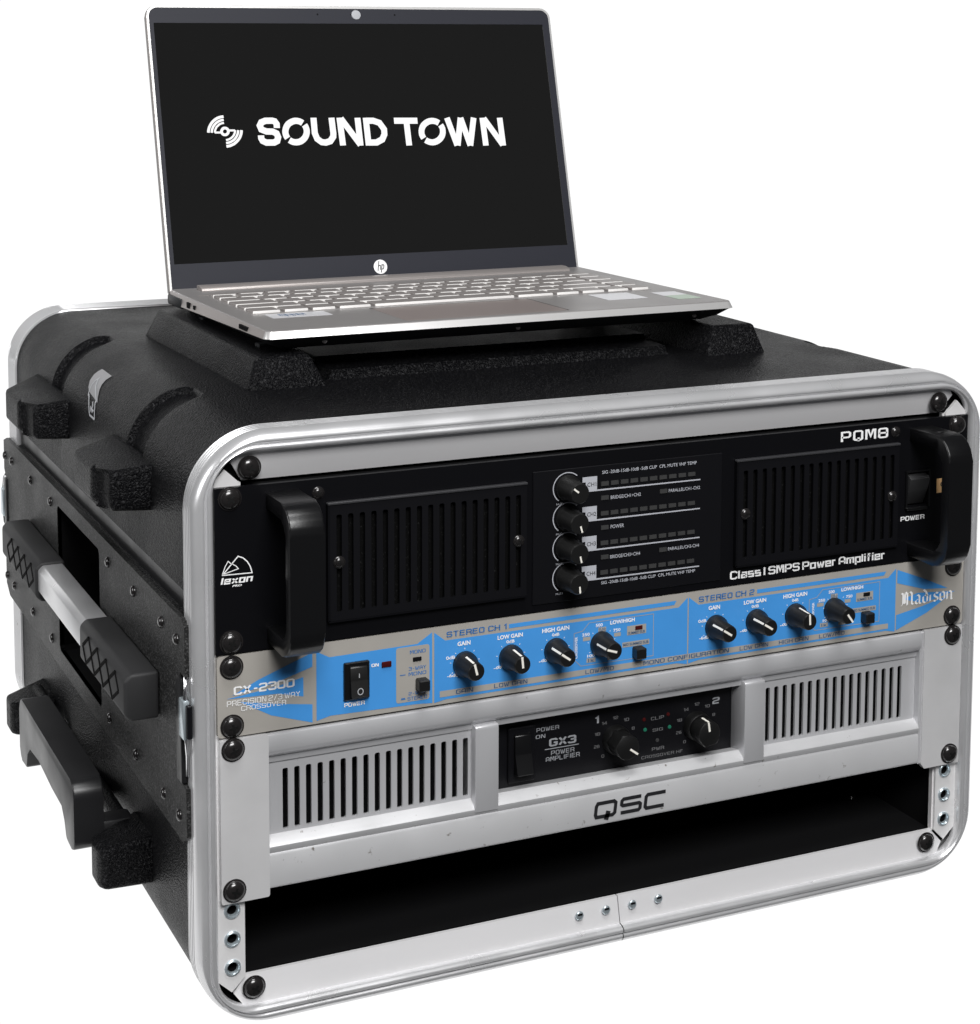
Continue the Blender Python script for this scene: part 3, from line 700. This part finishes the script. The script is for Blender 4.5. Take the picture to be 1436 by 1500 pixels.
for a, o in ((0, 0), (159.9, 1)):
    fonttext('GAIN', 136.7+a, 144.5+a, -101.4, -98.9, mb=t, y=B2, bold=.3); fonttext('LOW GAIN', 160.9+a, 176.4+a, -101.1, -98.7, mb=t, y=B2, bold=.3)
    fonttext('HIGH GAIN', 188.4+a, 205.4+a, -100.9, -98.4, mb=t, y=B2, bold=.3); fonttext('LOW/HIGH', 231.6+a-1.5*o, 247.5+a-1.5*o, -101.6, -99.3, mb=t, y=B2, bold=.3)
    fonttext('0dB', 166.3+a, 171.3+a, -103.8, -102.0, mb=t, y=B2, bold=.2); fonttext('0dB', 194.6+a, 199.2+a, -103.6, -101.8, mb=t, y=B2, bold=.2)
    fonttext('0dB.', 129.9+a, 135.9+a, -108.2, -106.3, mb=t, y=B2, bold=.2); fonttext('-6dB', 130.6+a, 137.2+a, -118.4, -116.5, mb=t, y=B2, bold=.2)
    fonttext('-\u221e', 158.6+a, 163.4+a, -117.6, -116.2, mb=t, y=B2, bold=.1); fonttext('-\u221e', 186.5+a, 191.5+a, -117.6, -116.2, mb=t, y=B2, bold=.1)
    fonttext('500', 222.3+a-1.5*o, 226.7+a-1.5*o, -101.8, -99.9, mb=t, y=B2, bold=.2); fonttext('250', 213.6+a, 218.4+a, -106.2, -104.4, mb=t, y=B2, bold=.2)
    fonttext('750', 233.6+a, 238.2+a, -106.1, -104.3, mb=t, y=B2, bold=.2); fonttext('100', 217+a, 221.8+a, -118.9, -117.2, mb=t, y=B2, bold=.2)
    fonttext('CROSSOVER', 203.6+a, 216.2+a, -113.0, -111.4, mb=t, y=B2, bold=.2, rot=pi/2)
    for kx in (141.1, 169, 196.8, 226):
        for ang in (-120, -80, -40, 0, 40, 80, 120):
            q = radians(ang); t.ribbon([(kx+a+8.2*sin(q), -111.8+8.2*cos(q)), (kx+a+9.0*sin(q), -111.8+9.0*cos(q))], .35, B2)
lettering('lettering', t, 'ink_white', xp)
t = MB()
strokes('STEREO CH 1', 130.2, 166.5, -95.5, -92.4, 1.1, mb=t, y=B2); strokes('STEREO CH 2', 290, 328, -95.7, -92.4, 1.1, mb=t, y=B2)
strokes('MONO', 108.6, 117.8, -102.0, -100.0, 1, mb=t, y=B2); strokes('3-WAY', 107.8, 118.2, -111.2, -109.2, 1, mb=t, y=B2); strokes('MONO', 107.8, 118.2, -114.2, -112.2, 1, mb=t, y=B2)
strokes('2-WAY', 107.8, 118.2, -125.0, -123.2, 1, mb=t, y=B2); strokes('STEREO', 107.2, 118.6, -127.9, -125.9, 1, mb=t, y=B2); t.poly([(102.8, -113.4), (106, -113.4), (106, -112.9), (102.8, -112.9)], B2); t.poly([(103.2, -127), (106, -127), (105.6, -126), (103.6, -126)], B2)
lettering('lettering', t, 'ink_blue', xp, label='blue lettering')
t = MB()
for s, a, c in (('GAIN', 135.9, 146.2), ('LOW GAIN', 158.9, 179.4), ('LOW/MID', 215.9, 234.2), ('MONO CONFIGURATION', 253.5, 311.0), ('LOW GAIN', 318.4, 338.3), ('HIGH GAIN', 345.8, 366.9), ('LOW/MID', 374.5, 393)):
    k = (a-126)/299; strokes(s, a, c, -128.3-.4*k, -125.9-.4*k, 1.05, mb=t, y=B2)
for a in (0, 158.4):
    fonttext('500Hz', 224.2+a, 228.8+a, -104.7, -102.6, mb=t, y=B2); fonttext('SUMMED SUB', 243.4+a, 254.2+a, -109.0, -107.4, mb=t, y=B2, bold=.2); fonttext('MID SUMMED SUB', 240.2+a, 256.6+a, -115.5, -113.9, mb=t, y=B2, bold=.2)
    fonttext('1k', 217.6+a, 221.4+a, -121.6, -119.8, mb=t, y=B2, bold=.2)
lettering('lettering', t, 'ink_navy', xp, label='dark blue lettering')
# blackletter name, drawn with a broad nib
def nib(b, pts, wx, wz, y):
    for p, q in zip(pts, pts[1:]):
        a = [(p[0]-wx, p[1]-wz), (p[0]+wx, p[1]+wz), (q[0]+wx, q[1]+wz), (q[0]-wx, q[1]-wz)]
        b.poly(a, y)
t = MB(); W_, Z_ = 1.0, .62
def bl(x, s):
    k = 1.0
    mins = {'i': [[(0, .6), (0, 4.6)]], 'n': [[(0, .4), (0, 5)], [(0, 4.6), (1.8, 5.6), (3.2, 4.6), (3.2, .4), (4, 0)]], 'o': [[(0, 1.0), (0, 4.6), (1.6, 5.8), (3.2, 4.6), (3.2, 1.0), (1.6, 0), (0, 1.0)]],
            'a': [[(.3, 5.2), (1.8, 5.8), (3, 4.8), (3, .6), (4, 0)], [(3, 3.2), (.2, 2.4), (.2, .8), (1.4, 0), (3, .9)]], 'd': [[(0, 1.0), (0, 4.2), (1.6, 5.2), (3.2, 4.2), (3.2, 1.0), (1.6, 0), (0, 1.0)], [(3.2, 4.4), (2.2, 7.0), (.2, 8.6)]],
            's': [[(3, 5.0), (1.5, 5.8), (.2, 4.6), (.6, 3.4), (2.8, 2.4), (3.0, 1.0), (1.5, 0), (0, .8)]],
            'M': [[(0, .3), (1.2, 1.4), (1.2, 7.4), (0, 8.2)], [(1.2, 7.2), (3.0, 8.6), (4.4, 7.2), (4.4, .3)], [(4.4, 7.2), (6.4, 8.6), (7.8, 7.2), (7.8, 1.0), (8.8, .2)], [(2.6, 7.6), (2.6, 1.4)]]}
    for st in mins[s]: nib(t, [(x+p[0], zb+p[1]*1.0) for p in st], .62, .34, B2)
x = 434.8
for i, (chs, adv) in enumerate((('M', 10.6), ('a', 5.8), ('d', 5.4), ('i', 2.8), ('s', 4.9), ('o', 5.3), ('n', 5))):
    zb = -116.4+.0*x; bl(x, chs)
    if chs == 'i': nib(t, [(x-.2, zb+7.2), (x+.5, zb+7.9)], .5, .4, B2)
    x += adv
lettering('logo', t, 'ink_white', xp)
KP2 = [(7.2, 0), (7.1, 2.2), (6.9, 3.4), (5.6, 5.2), (5.0, 15.4), (4.5, 16.2), (0, 16.2)]
for x, a in zip(KX, (-.25, -.1, -.95, -1.25, -1.0, -1.0, -.05, 2.5)):
    knob(xo, x, -2.3, -111.8, KP2, a, [(5.75, 5.0, 5.12, 15.3, 1.25), (4.9, 16.3, -1.6, 16.3, 1.25)])
b = MB(); b.box(70.2, 84.7, -4.2, -2.1, -122.2, -101.5, .5, 1); sw = part('power_switch', b, 'handle_black', xo)
b = MB(); b.prism([(-3, -103.2), (-4.9, -104.2), (-5.0, -111.5), (-7.2, -120.4), (-3, -120.8)], 0, 73.4, 83.2, .4, 1); rk = part('rocker', b, 'knob_black', sw)
b = MB(); b.ribbon([(78.3+1.5*cos(q*pi/8), -117.0+1.7*sin(q*pi/8)) for q in range(16)], .5, -7.0, True); b.ribbon([(78.3, -110), (78.3, -107.6)], .5, -5.3); lettering('lettering', b, 'ink_pale', rk)
b = MB(); b.box(92.1, 97.8, -3.0, -2.1, -107.2, -104.0, .6, 2); part('led', b, 'led_red', xo)
for x, z, wd, m in ((112.8, -105.2, 5.0, 'matte_black'), (250.2, -105.6, 4.6, 'led_red'), (408.6, -105.4, 4.6, 'matte_black')):
    b = MB(); b.box(x-wd/2, x+wd/2, -2.9, -2.1, z-1.1, z+1.1, .2, 1); part('led', b, m, xo)
for x, z in ((115.0, -119.0), (249.2, -119.4), (407.8, -119.0)):
    b = MB(); b.box(x-3.2, x+3.2, -8.6, -2.1, z-3.2, z+3.2, .6, 1); part('push_button', b, 'knob_black', xo)
for x in (8.75, 473.85):
    for z in (-95.4, -127.1): screw(xo, x, z, -2, name='rack_screw')

# ================================================================== SILVER AMPLIFIER (2U, lower)
qa = thing('power_amplifier', 'silver power amplifier with slotted vents and recessed black centre panel, lowest in the rack', 'amplifier', (XM, -2, -222.9))
b = MB(); b.prism(rrect(1.8, 28.2, -223, -134, 1.2, 2), 1, -3.2, .6); part('rack_ear', b, 'gauge_silver', qa, smooth=30)
b = MB(); b.prism([(452.6, -134), (481.4, -134), (481.4, -223), (455, -223), (452.6, -220)], 1, -3.2, .6)
part('rack_ear', b, 'gauge_silver', qa, smooth=30)
b = MB(); b.box(20, 462, 14, 330, -222, -135); part('chassis', b, 'matte_black', qa)
def rail_prof(prof): 
    b = MB(); b.prism(prof, 0, 28.0, 450.5); return b
upr = [(14, -134.4), (-1.2, -134.4), (-2.6, -135.2), (-3.0, -137), (-3.0, -143.2), (-2.2, -145.4), (-.6, -147), (1.2, -148), (2.0, -151.6), (14, -152.2)]
part('upper_rail', rail_prof(upr), 'silver_paint', qa, smooth=30)
lwr = [(14, -193.8), (3.0, -191.6), (-1.4, -194.4), (-2.6, -196.4), (-2.4, -198.6), (-1.4, -200.2), (-2.2, -201.6), (-2.2, -218.2), (-1.6, -219.2), (14, -219.2)]
lr = part('lower_rail', rail_prof(lwr), 'worn_silver', qa, smooth=30)
for x0, x1, a, e in ((28, 150, 37.6, 142.4), (332, 450.5, 340.6, 437.2)):
    sl = [(a+(e-a)*i/16, a+(e-a)*i/16+3.1, -190.0, -156.4) for i in range(17)]
    part('vent_plate', slot_plate(x0, x1, -193, -150, 3.0, 4.6, sl), 'silver_paint', qa, smooth=20)
b = MB(); b.prism([(-2.9, -148.6), (-3.4, -150), (-3.4, -198.2), (14, -194.6), (14, -148)], 0, 147.2, 161.6, 1.4, 2)
part('post', b, 'silver_paint', qa, smooth=40)
b = MB(); b.prism([(-2.9, -148.6), (-3.4, -150), (-3.4, -198.2), (14, -194.6), (14, -148)], 0, 322.2, 336.2, 1.4, 2)
part('post', b, 'silver_paint', qa, smooth=40)
b = MB(); b.box(450.3, 453.0, -2.4, 10, -220, -134.6, .8, 1); part('ear_step', b, 'silver_paint', qa)
b = MB(); b.box(160, 324, 12, 13.6, -196, -150); cp = part('control_panel', b, 'panel_black', qa)
YQ = 11.8
def qx(x, y6=6.0):  # measured on y=6: slide along the sight line to the panel plane
    return x+(x-CAM.x)/(y6-CAM.y)*(12-y6)
def qz(z): return z+(z-CAM.z)/(6-CAM.y)*(12-6)
def qt(s, x0, x1, z0, z1, t, mb): strokes(s, qx(x0), qx(x1), qz(z0), qz(z1), t, mb=mb, y=YQ, gap=1.9)
t = MB(); GXM = 'ink_soft'; qt('GX3', 197.2, 214.6, -171, -166.3, 1.45, t); qt('POWER', 198.5, 213.4, -176.2, -173.6, .95, t); qt('AMPLIFIER', 195.2, 216.9, -179.6, -177.0, .95, t)
qt('POWER', 189.2, 203.5, -161.2, -158.9, .9, t); qt('ON', 188.8, 194.8, -165.1, -162.9, .9, t); t.poly([(qx(194.5), qz(-172)), (qx(216.3), qz(-172)), (qx(216.3), qz(-172.5)), (qx(194.5), qz(-172.5))], YQ)
qt('1', 226.4, 229.2, -162, -157.6, 1.4, t); qt('2', 305.2, 310.2, -162, -158, 1.4, t)
lettering('lettering', t, GXM, cp)
t = MB(); qt('CLIP', 263.6, 272.3, -165.6, -163.6, 1, t); qt('SIG', 264.7, 271.7, -172.6, -170.8, 1, t); qt('PWR', 264.4, 272.6, -184.2, -182.2, 1, t); qt('CROSSOVER HF', 257.5, 285.4, -188.2, -186.4, .8, t)
for kx, kz in ((qx(240), qz(-172.6)), (qx(294.5), qz(-172.6))):
    for i, s in enumerate(('0', '26', '18', '14', '12', '10', '8', '6', '4')):
        a = radians(-140+i*35); X, Z_ = kx+12.6*sin(a), kz+12.4*cos(a)
        if a < 1.9: strokes(s, X-.9*len(s), X+.9*len(s), Z_-.9, Z_+.9, 1, mb=t, y=YQ)
lettering('lettering', t, 'ink_dim', cp, label='dim small print')
for x, z, m in ((259.8, -170.6, 'led_green'), (276.2, -171.4, 'led_green'), (259.0, -164.4, 'led_red'), (275.1, -163.6, 'led_red'), (268, -178.2, 'led_off')):
    b = MB(); b.lathe([(1.2, 0), (1.0, .5), (0, .8)], (0, 0, 0), 1, 12); part('led', b, m, cp, loc=(qx(x), 12, qz(z)))
KP3 = [(7.6, 0), (7.6, 8), (7.3, 9), (7.0, 16), (6.4, 17), (0, 17)]
def dknob(x, z, a):
    k = knob(qa, x, 12, z, [(8.6, 0), (8.6, 3.5), (8.0, 5.5), (7.6, 6)], a, [])
    b = MB(); b.prism([(7.4*cos(q), 7.4*sin(q)) for q in [radians(i) for i in range(-40, 221, 20)]]+[(-4.2, -7.6), (4.2, -7.6)], 1, -16.5, -5, .9, 2)
    b.mi = 1; b.box(-.6, .6, -16.8, -16.4, 1.5, 7.0); b.box(-.6, .6, -16.6, -9, 7.3, 7.7)
    part('knob_cap', b, ['knob_black', 'pointer_white'], k, loc=(x, 12, z), rot=(0, a, 0), smooth=40)
dknob(qx(240), qz(-173), 2.2); dknob(qx(294), qz(-173), -.15)
b = MB(); b.box(qx(170.8), qx(187.6), 9.6, 12, qz(-188), qz(-155.8), .6, 1); sw = part('power_switch', b, 'panel_black', qa)
b = MB(); b.prism([(10, qz(-159)), (7.6, qz(-160)), (7.8, qz(-171)), (3.4, qz(-182)), (9.8, qz(-183.4))], 0, qx(174), qx(184), .5, 1); part('rocker', b, 'handle_black', sw)
t = MB(); x = 222.0
def bigq(o, w_, ch):
    sh = .12
    H0, H1 = -214.4, -206.4; h_ = H1-H0
    q = {'Q': [[(.06, 0), (0, .2), (0, .8), (.06, 1), (.9, 1), (1, .86), (1, .14), (.9, 0), (.06, 0)], [(.66, .34), (.58, -.3)]], 'S': [[(1, 1), (.08, 1), (0, .88), (0, .62), (.08, .52), (.92, .52), (1, .42), (1, .12), (.92, 0), (0, 0)]], 'C': [[(1.02, 1), (.08, 1), (0, .86), (0, .14), (.08, 0), (1, 0)]]}[ch]
    for k, pl in enumerate(q):
        P = [(o+p[0]*w_+sh*p[1]*h_, H0+p[1]*h_) for p in pl]; closed = pl[0] == pl[-1]
        t.ribbon(P[:-1] if closed else P, 2.15 if k == 0 else 3.0, -2.42, closed)
bigq(223.0, 12.6, 'Q'); bigq(239.6, 12.6, 'S'); bigq(255.6, 12.6, 'C')
lettering('logo', t, 'ink_black', lr)
for x in (8.75, 473.85):
    for z in (-139.3, -216.0): screw(qa, x, z, -3.2, name='rack_screw')

# ================================================================== LAPTOP
LW, LD = 315.4, 220.5
lap = thing('laptop', 'open silver laptop showing a white wordmark on its dark screen, resting on the case', 'laptop', (68.9, 120.6, 60), rot=(-.0096, -.0035, -.0023))
OFF[lap.name] = Vector((0, 0, 0))
OFF_L = Vector((0, 0, 0))
def outline(i, r=7, n=5): return rrect(i, LW-i, i, LD-i*.4, r, n)
def loft(b, rows): 
    V = b.grid(rows, closed=True); return V
# silver side band and deck
b = MB(); o0, o1 = outline(-.2, 4), outline(-2.0, 5)
zs = lambda y: -4.6-3.6*min(1, max(0, y/LD))
V = b.grid([[(x, y, 0) for x, y in outline(.5, 3.5)], [(x, y, -.5) for x, y in o0], [(x, y, zs(y)) for x, y in o1]], closed=True)
b.bm.faces.new(V[0])
for f in b.bm.faces:
    c = f.calc_center_median()
    f.material_index = 0 if c.z > -.3 else (1 if c.y < 3.2 else 2)
base_ = part('base', b, ['laptop_deck', 'laptop_edge', 'laptop_side'], lap, smooth=30)
b = MB(); V = b.grid([[(x, y, zs(y)-.05) for x, y in outline(-1.6, 5)], [(x, y, zs(y)-.6) for x, y in outline(-.6, 6)], [(x, y, -9.5) for x, y in outline(4.5, 7)], [(x, y, -12.6) for x, y in outline(12, 6)]], closed=True); b.bm.faces.new(V[3])
bt = part('underside', b, 'laptop_base', lap, smooth=30)
for x, y in ((15, 158), (300, 158), (15, 34), (300, 34)):
    b = MB(); b.box(x-10, x+10, y, y+8, -15.0, -12.4, .6, 1); part('foot', b, 'laptop_base', lap)
for x in (36, 162.6, 289):
    b = MB(); b.lathe([(1.7, 0), (1.5, .5), (0, .4)], (0, 0, 0), 1, 12); part('screw', b, 'screw_black', bt, loc=(x, 3.0, -8.4), rot=(-.3, 0, 0))
# ports on the left side
for y0, y1, z0, z1 in ((34, 51, -4.6, -1.9), (150, 154, -5.6, -3.0), (163, 170, -6.4, -2.6)):
    b = MB(); b.box(-2.1, 0, y0, y1, z0, z1, .2, 1); part('port', b, 'matte_black', base_)
b = MB(); b.box(-2.2, 10, 184, 219, -9.4, -2.6, 1.2, 2); part('hinge_cover', b, 'laptop_base', base_)
b = MB(); b.prism([(199.5, 0), (200.8, 2.0), (206, 3.0), (213, 3.0), (213, 0)], 0, 17, 297.5, .3, 1); part('hinge_bar', b, 'laptop_side', base_)
b = MB(); b.prism([(11, 180), (304, 180), (300, 62), (300, 62.0)][:0] or [(8, 176.5), (304, 176.5), (304, 179), (8, 179)], 2, .02, .12); part('grille_strip', b, 'laptop_side', base_)
# keyboard
kx0, kx1 = 83-68.9, 364-68.9
def keymesh(wd, dp):
    b = MB(); h_ = 1.5
    V = b.grid([[(x, y, 0) for x, y in rrect(0, wd, 0, dp, .8, 2)], [(x, y, h_*.8) for x, y in rrect(.1, wd-.1, .1, dp-.1, .8, 2)], [(x, y, h_) for x, y in rrect(.45, wd-.45, .45, dp-.45, .7, 2)]], closed=True)
    b.bm.faces.new(V[2])
    for f in b.bm.faces:
        c = f.calc_center_median(); f.material_index = 1 if (c.z < h_-.01 and c.y < .5) else 0
    return finish('key', b.bm, ['key_top', 'key_side'], 30)
KC = {}
def key(x0, x1, y0, y1):
    wd, dp = round(x1-x0, 1), round(y1-y0, 1)
    if (wd, dp) not in KC: KC[(wd, dp)] = keymesh(wd, dp)
    link('key', KC[(wd, dp)], kb, (x0, y0, 0.35))
b = MB(); b.box(kx0-1.2, kx1+1.2, 73.2, 174.4, -.3, .3); kb = part('keyboard', b, 'laptop_deck', lap)
pitch = 18.55; g = 2.6
rows_y = [(74.6, 90.6), (92.8, 108.8), (111.2, 127.2), (129.6, 145.6), (148.0, 161.8), (163.6, 172.6)]
rows_w = [[1.13, 1, .98, 1.3, 5.5, 1.55, 1.05, 1.05, 1.0, .85], [2.2]+[1]*10+[2.15, 1.05], [1.7]+[1]*11+[1.6, 1.1], [1.35]+[1]*12+[.95, 1.1], [.8]+[1]*12+[1.6, 1.0], [1]*15]
for (y0, y1), ws in zip(rows_y, rows_w):
    tot = sum(ws); x = kx0; k = (kx1-kx0+g)/tot
    for wk in ws:
        key(x, x+wk*k-g, y0, y1); x += wk*k
b = MB(); b.prism(rrect(158.6-68.9, 268.2-68.9, 6, 66.4, 2, 3), 2, .04, .16); tp = part('touchpad', b, 'touch_pad', lap, smooth=0)
b = MB()
for a, c, e, f in ((88.4, 199.6, 66.3, 66.9), (199.1, 199.7, 6, 66.9)): b.box(a, c, e, f, .05, .19)
part('touchpad_seam', b, 'panel_black', tp)
def sticker(x0, x1, y0, y1, m, z=.06):
    b = MB(); b.prism(rrect(x0-68.9, x1-68.9, y0-120.6, y1-120.6, .8, 2), 2, z, z+.14); return part('sticker', b, m, lap, smooth=0)
s1 = sticker(88.7, 127.4, 171.5, 190, 'sticker_white'); sticker(313, 342.3, 157, 187.4, 'sticker_white'); sticker(356.6, 374.2, 161, 179, 'sticker_grey' if 0 else 'sticker_white'); sticker(356.6, 374.4, 142, 160.8, 'sticker_green')
b = MB()
for k in range(14):
    x = 96-68.9+k*1.25; b.box(x, x+.5+.5*(k % 3 == 0), 60.0-(k % 4)*1.5, 66.0, .21, .23)
part('sticker_print', b, 'ink_navy', s1)

# lid
LA = -.2554; hinge = (0, LD+.6, -0.5)
LH = 202.8
def lidpart(name, mb_, m, parent, smooth=30):
    return part(name, mb_, m, parent, smooth)
b = MB(); b.prism(rrect(0, LW, -9, LH, 8, 6), 1, 0, 5.6, 1.2, 3)
me = finish('lid', b.bm, 'lid_side', 40)
lid = link('lid', me, lap, hinge, (LA, 0, 0)); OFF[lid.name] = Vector((0, 0, 0))
b = MB(); o = rrect(.25, LW-.25, -8.7, LH-.25, 8, 6); i_ = rrect(1.7, LW-1.7, -8, LH-1.9, 6.6, 6)
b.plate(o, [i_], 1, -.55, .2); part('lid_rim', b, 'laptop_edge', lid, 30)
b = MB(); b.plate(rrect(1.7, LW-1.7, -8, LH-1.9, 6.6, 6), [[(4.8, 17.6), (308.2, 17.6), (308.2, 189.7), (4.8, 189.7)]], 1, -.35, .15)
bz = part('bezel', b, 'laptop_bezel', lid, 20)
b = MB(); b.poly([(4.4, 17.2), (308.6, 17.2), (308.6, 190), (4.4, 190)], -.08); sc = part('screen', b, 'display_glass', lid, 0)
b = MB(); b.box(308.0, 308.3, -.4, -.2, 19, 188); part('screen_seam', b, 'led_off', sc)
WORD = [[(87.8, 112.5), (87.9, 115.4), (86.6, 117.4), (84.7, 117.9), (79.7, 117.9), (76.7, 116.8), (75.3, 114.4), (76.2, 111.6), (79.8, 110.1), (84.4, 109.9), (87.2, 108.5), (88.1, 105.8), (87.1, 103.0), (84.7, 101.9), (79.0, 102.0), (76.4, 103.3), (75.5, 105.2), (75.5, 107.3)], [(108.7, 114.3), (109.4, 113.1), (109.8, 111.8), (110.0, 110.4), (109.9, 108.9), (109.5, 107.5), (108.9, 106.2), (108.1, 105.0), (107.0, 103.9), (105.8, 103.0), (104.5, 102.3), (103.1, 101.9), (101.6, 101.7), (100.1, 101.8), (98.7, 102.1), (97.5, 102.7), (96.3, 103.5)], [(95.1, 104.9), (94.4, 106.1), (94.0, 107.4), (93.8, 108.8), (93.9, 110.2), (94.3, 111.6), (94.9, 113.0), (95.7, 114.2), (96.7, 115.3), (97.9, 116.1), (99.3, 116.8), (100.7, 117.3), (102.1, 117.5), (103.6, 117.4), (105.0, 117.1), (106.3, 116.5), (107.4, 115.7)], [(214.7, 112.3), (215.4, 111.1), (215.9, 109.7), (216.0, 108.3), (215.9, 106.8), (215.5, 105.3), (214.9, 104.0), (213.9, 102.7), (212.8, 101.6), (211.5, 100.7), (210.1, 100.0), (208.6, 99.5), (207.0, 99.3), (205.5, 99.4), (204.0, 99.8), (202.6, 100.4), (201.4, 101.2)], [(200.1, 102.6), (199.4, 103.9), (198.9, 105.2), (198.8, 106.7), (198.9, 108.1), (199.3, 109.6), (199.9, 110.9), (200.8, 112.2), (202.0, 113.3), (203.3, 114.2), (204.7, 114.9), (206.2, 115.4), (207.8, 115.6), (209.3, 115.5), (210.8, 115.2), (212.2, 114.6), (213.4, 113.8)], [(116.0, 119.5), (115.9, 108.1), (117.3, 103.9), (120.5, 101.4), (123.5, 101.0), (127.1, 102.0), (129.7, 105.3), (130.0, 107.8), (129.7, 119.3)], [(135.8, 119.2), (136.5, 98.6)], [(136.8, 118.7), (150.0, 98.7)], [(149.7, 118.9), (150.0, 98.2)], [(156.1, 118.8), (156.3, 98.1)], [(156.1, 116.6), (161.7, 116.5), (166.4, 114.8), (169.5, 110.0), (169.4, 106.2), (167.3, 102.4), (162.6, 100.2), (156.2, 100.3)], [(178.0, 116.2), (196.5, 115.9)], [(187.7, 116.0), (188.0, 97.4)], [(220.4, 117.7), (226.4, 96.5)], [(226.8, 96.5), (231.4, 117.5)], [(231.4, 117.5), (237.0, 96.2)], [(237.0, 96.2), (242.1, 117.4)], [(249.2, 117.2), (249.7, 95.9)], [(250.3, 116.8), (263.7, 96.1)], [(263.5, 117.0), (264.0, 95.6)]]
MARK = [([(49.3, 121.5), (47.8, 121.3), (46.4, 121.0), (44.9, 120.5), (43.6, 119.8), (42.3, 118.9), (41.2, 118.0), (40.1, 116.8), (39.3, 115.6), (38.5, 114.3), (37.9, 112.9), (37.5, 111.5), (37.3, 110.1)], 1.95), ([(49.5, 99.9), (50.9, 100.1), (52.4, 100.4), (53.8, 101.0), (55.2, 101.6), (56.4, 102.5), (57.6, 103.5), (58.6, 104.6), (59.6, 105.8), (60.3, 107.1), (60.9, 108.5), (61.3, 109.9), (61.5, 111.4)], 1.95), ([(49.2, 119.1), (48.1, 119.0), (46.9, 118.7), (45.8, 118.3), (44.7, 117.7), (43.7, 117.1), (42.8, 116.3), (42.0, 115.4), (41.2, 114.4), (40.7, 113.4), (40.2, 112.3), (39.9, 111.2), (39.7, 110.0)], 1.68), ([(49.5, 102.3), (50.7, 102.5), (51.8, 102.7), (53.0, 103.1), (54.0, 103.7), (55.1, 104.3), (56.0, 105.1), (56.8, 106.0), (57.5, 107.0), (58.1, 108.0), (58.6, 109.1), (58.9, 110.3), (59.1, 111.4)], 1.68), ([(49.2, 116.9), (48.3, 116.8), (47.4, 116.6), (46.6, 116.3), (45.7, 115.9), (45.0, 115.3), (44.3, 114.7), (43.6, 114.1), (43.1, 113.3), (42.7, 112.5), (42.3, 111.7), (42.1, 110.8), (41.9, 110.0)], 1.42), ([(49.6, 104.5), (50.5, 104.6), (51.3, 104.8), (52.2, 105.2), (53.0, 105.6), (53.8, 106.1), (54.5, 106.7), (55.1, 107.3), (55.7, 108.1), (56.1, 108.9), (56.5, 109.7), (56.7, 110.6), (56.9, 111.5)], 1.42), ([(41.9, 110.1), (46.7, 110.0)], 1.42), ([(56.8, 111.3), (52.1, 111.4)], 1.42), ([(51.9, 110.7), (51.8, 111.3), (51.6, 112.0), (51.2, 112.5), (50.7, 112.9), (50.1, 113.1), (49.4, 113.2), (48.7, 113.1), (48.1, 112.8), (47.6, 112.3), (47.2, 111.7), (46.9, 111.1), (46.9, 110.4), (47.0, 109.8), (47.3, 109.2), (47.8, 108.7), (48.3, 108.4), (49.0, 108.3), (49.7, 108.3), (50.3, 108.5), (50.9, 108.9), (51.4, 109.4), (51.7, 110.0)], 1.95)]

b = MB()
for l in WORD: b.ribbon(l, 4.55, -.16)
lettering('lettering', b, 'display_white', sc)
b = MB()
for l, wd in MARK: b.ribbon(l, wd, -.16, wd > 1.5 and len(l) > 20)
lettering('logo', b, 'display_white', sc)
b = MB(); b.poly([(155.8+5.2*cos(2*pi*k/32), 8.4+5.2*sin(2*pi*k/32)) for k in range(32)], -.42); bdg = part('badge', b, 'ink_white', bz, 0)
b = MB(); b.ribbon([(153.6, 5.6), (155.0, 12.6)], .62, -.5); b.ribbon([(154.2, 8.9), (155.6, 9.6), (155.9, 9.0), (155.4, 6.2)], .62, -.5)
b.ribbon([(156.0, 4.2), (157.2, 10.4)], .62, -.5); b.ribbon([(156.9, 9.6), (158.3, 9.7), (158.5, 9.2), (158.0, 6.9), (156.6, 6.6)], .62, -.5)
lettering('lettering', b, 'panel_black', bdg)
b = MB(); b.lathe([(3.6, 0), (3.4, .4), (2.6, .5), (0, .7)], (0, 0, 0), 1, 24); part('webcam', b, 'lens', bz, loc=(156.6, -.35, 196.4), smooth=40)
for x in (126.7, 152.4, 187.1):
    b = MB(); b.lathe([(.7 if x != 152.4 else .4, 0), (0, .2)], (0, 0, 0), 1, 10); part('microphone', b, 'matte_black', bz, loc=(x, -.35, 196.5))
bpy.data.objects.remove(_fo)
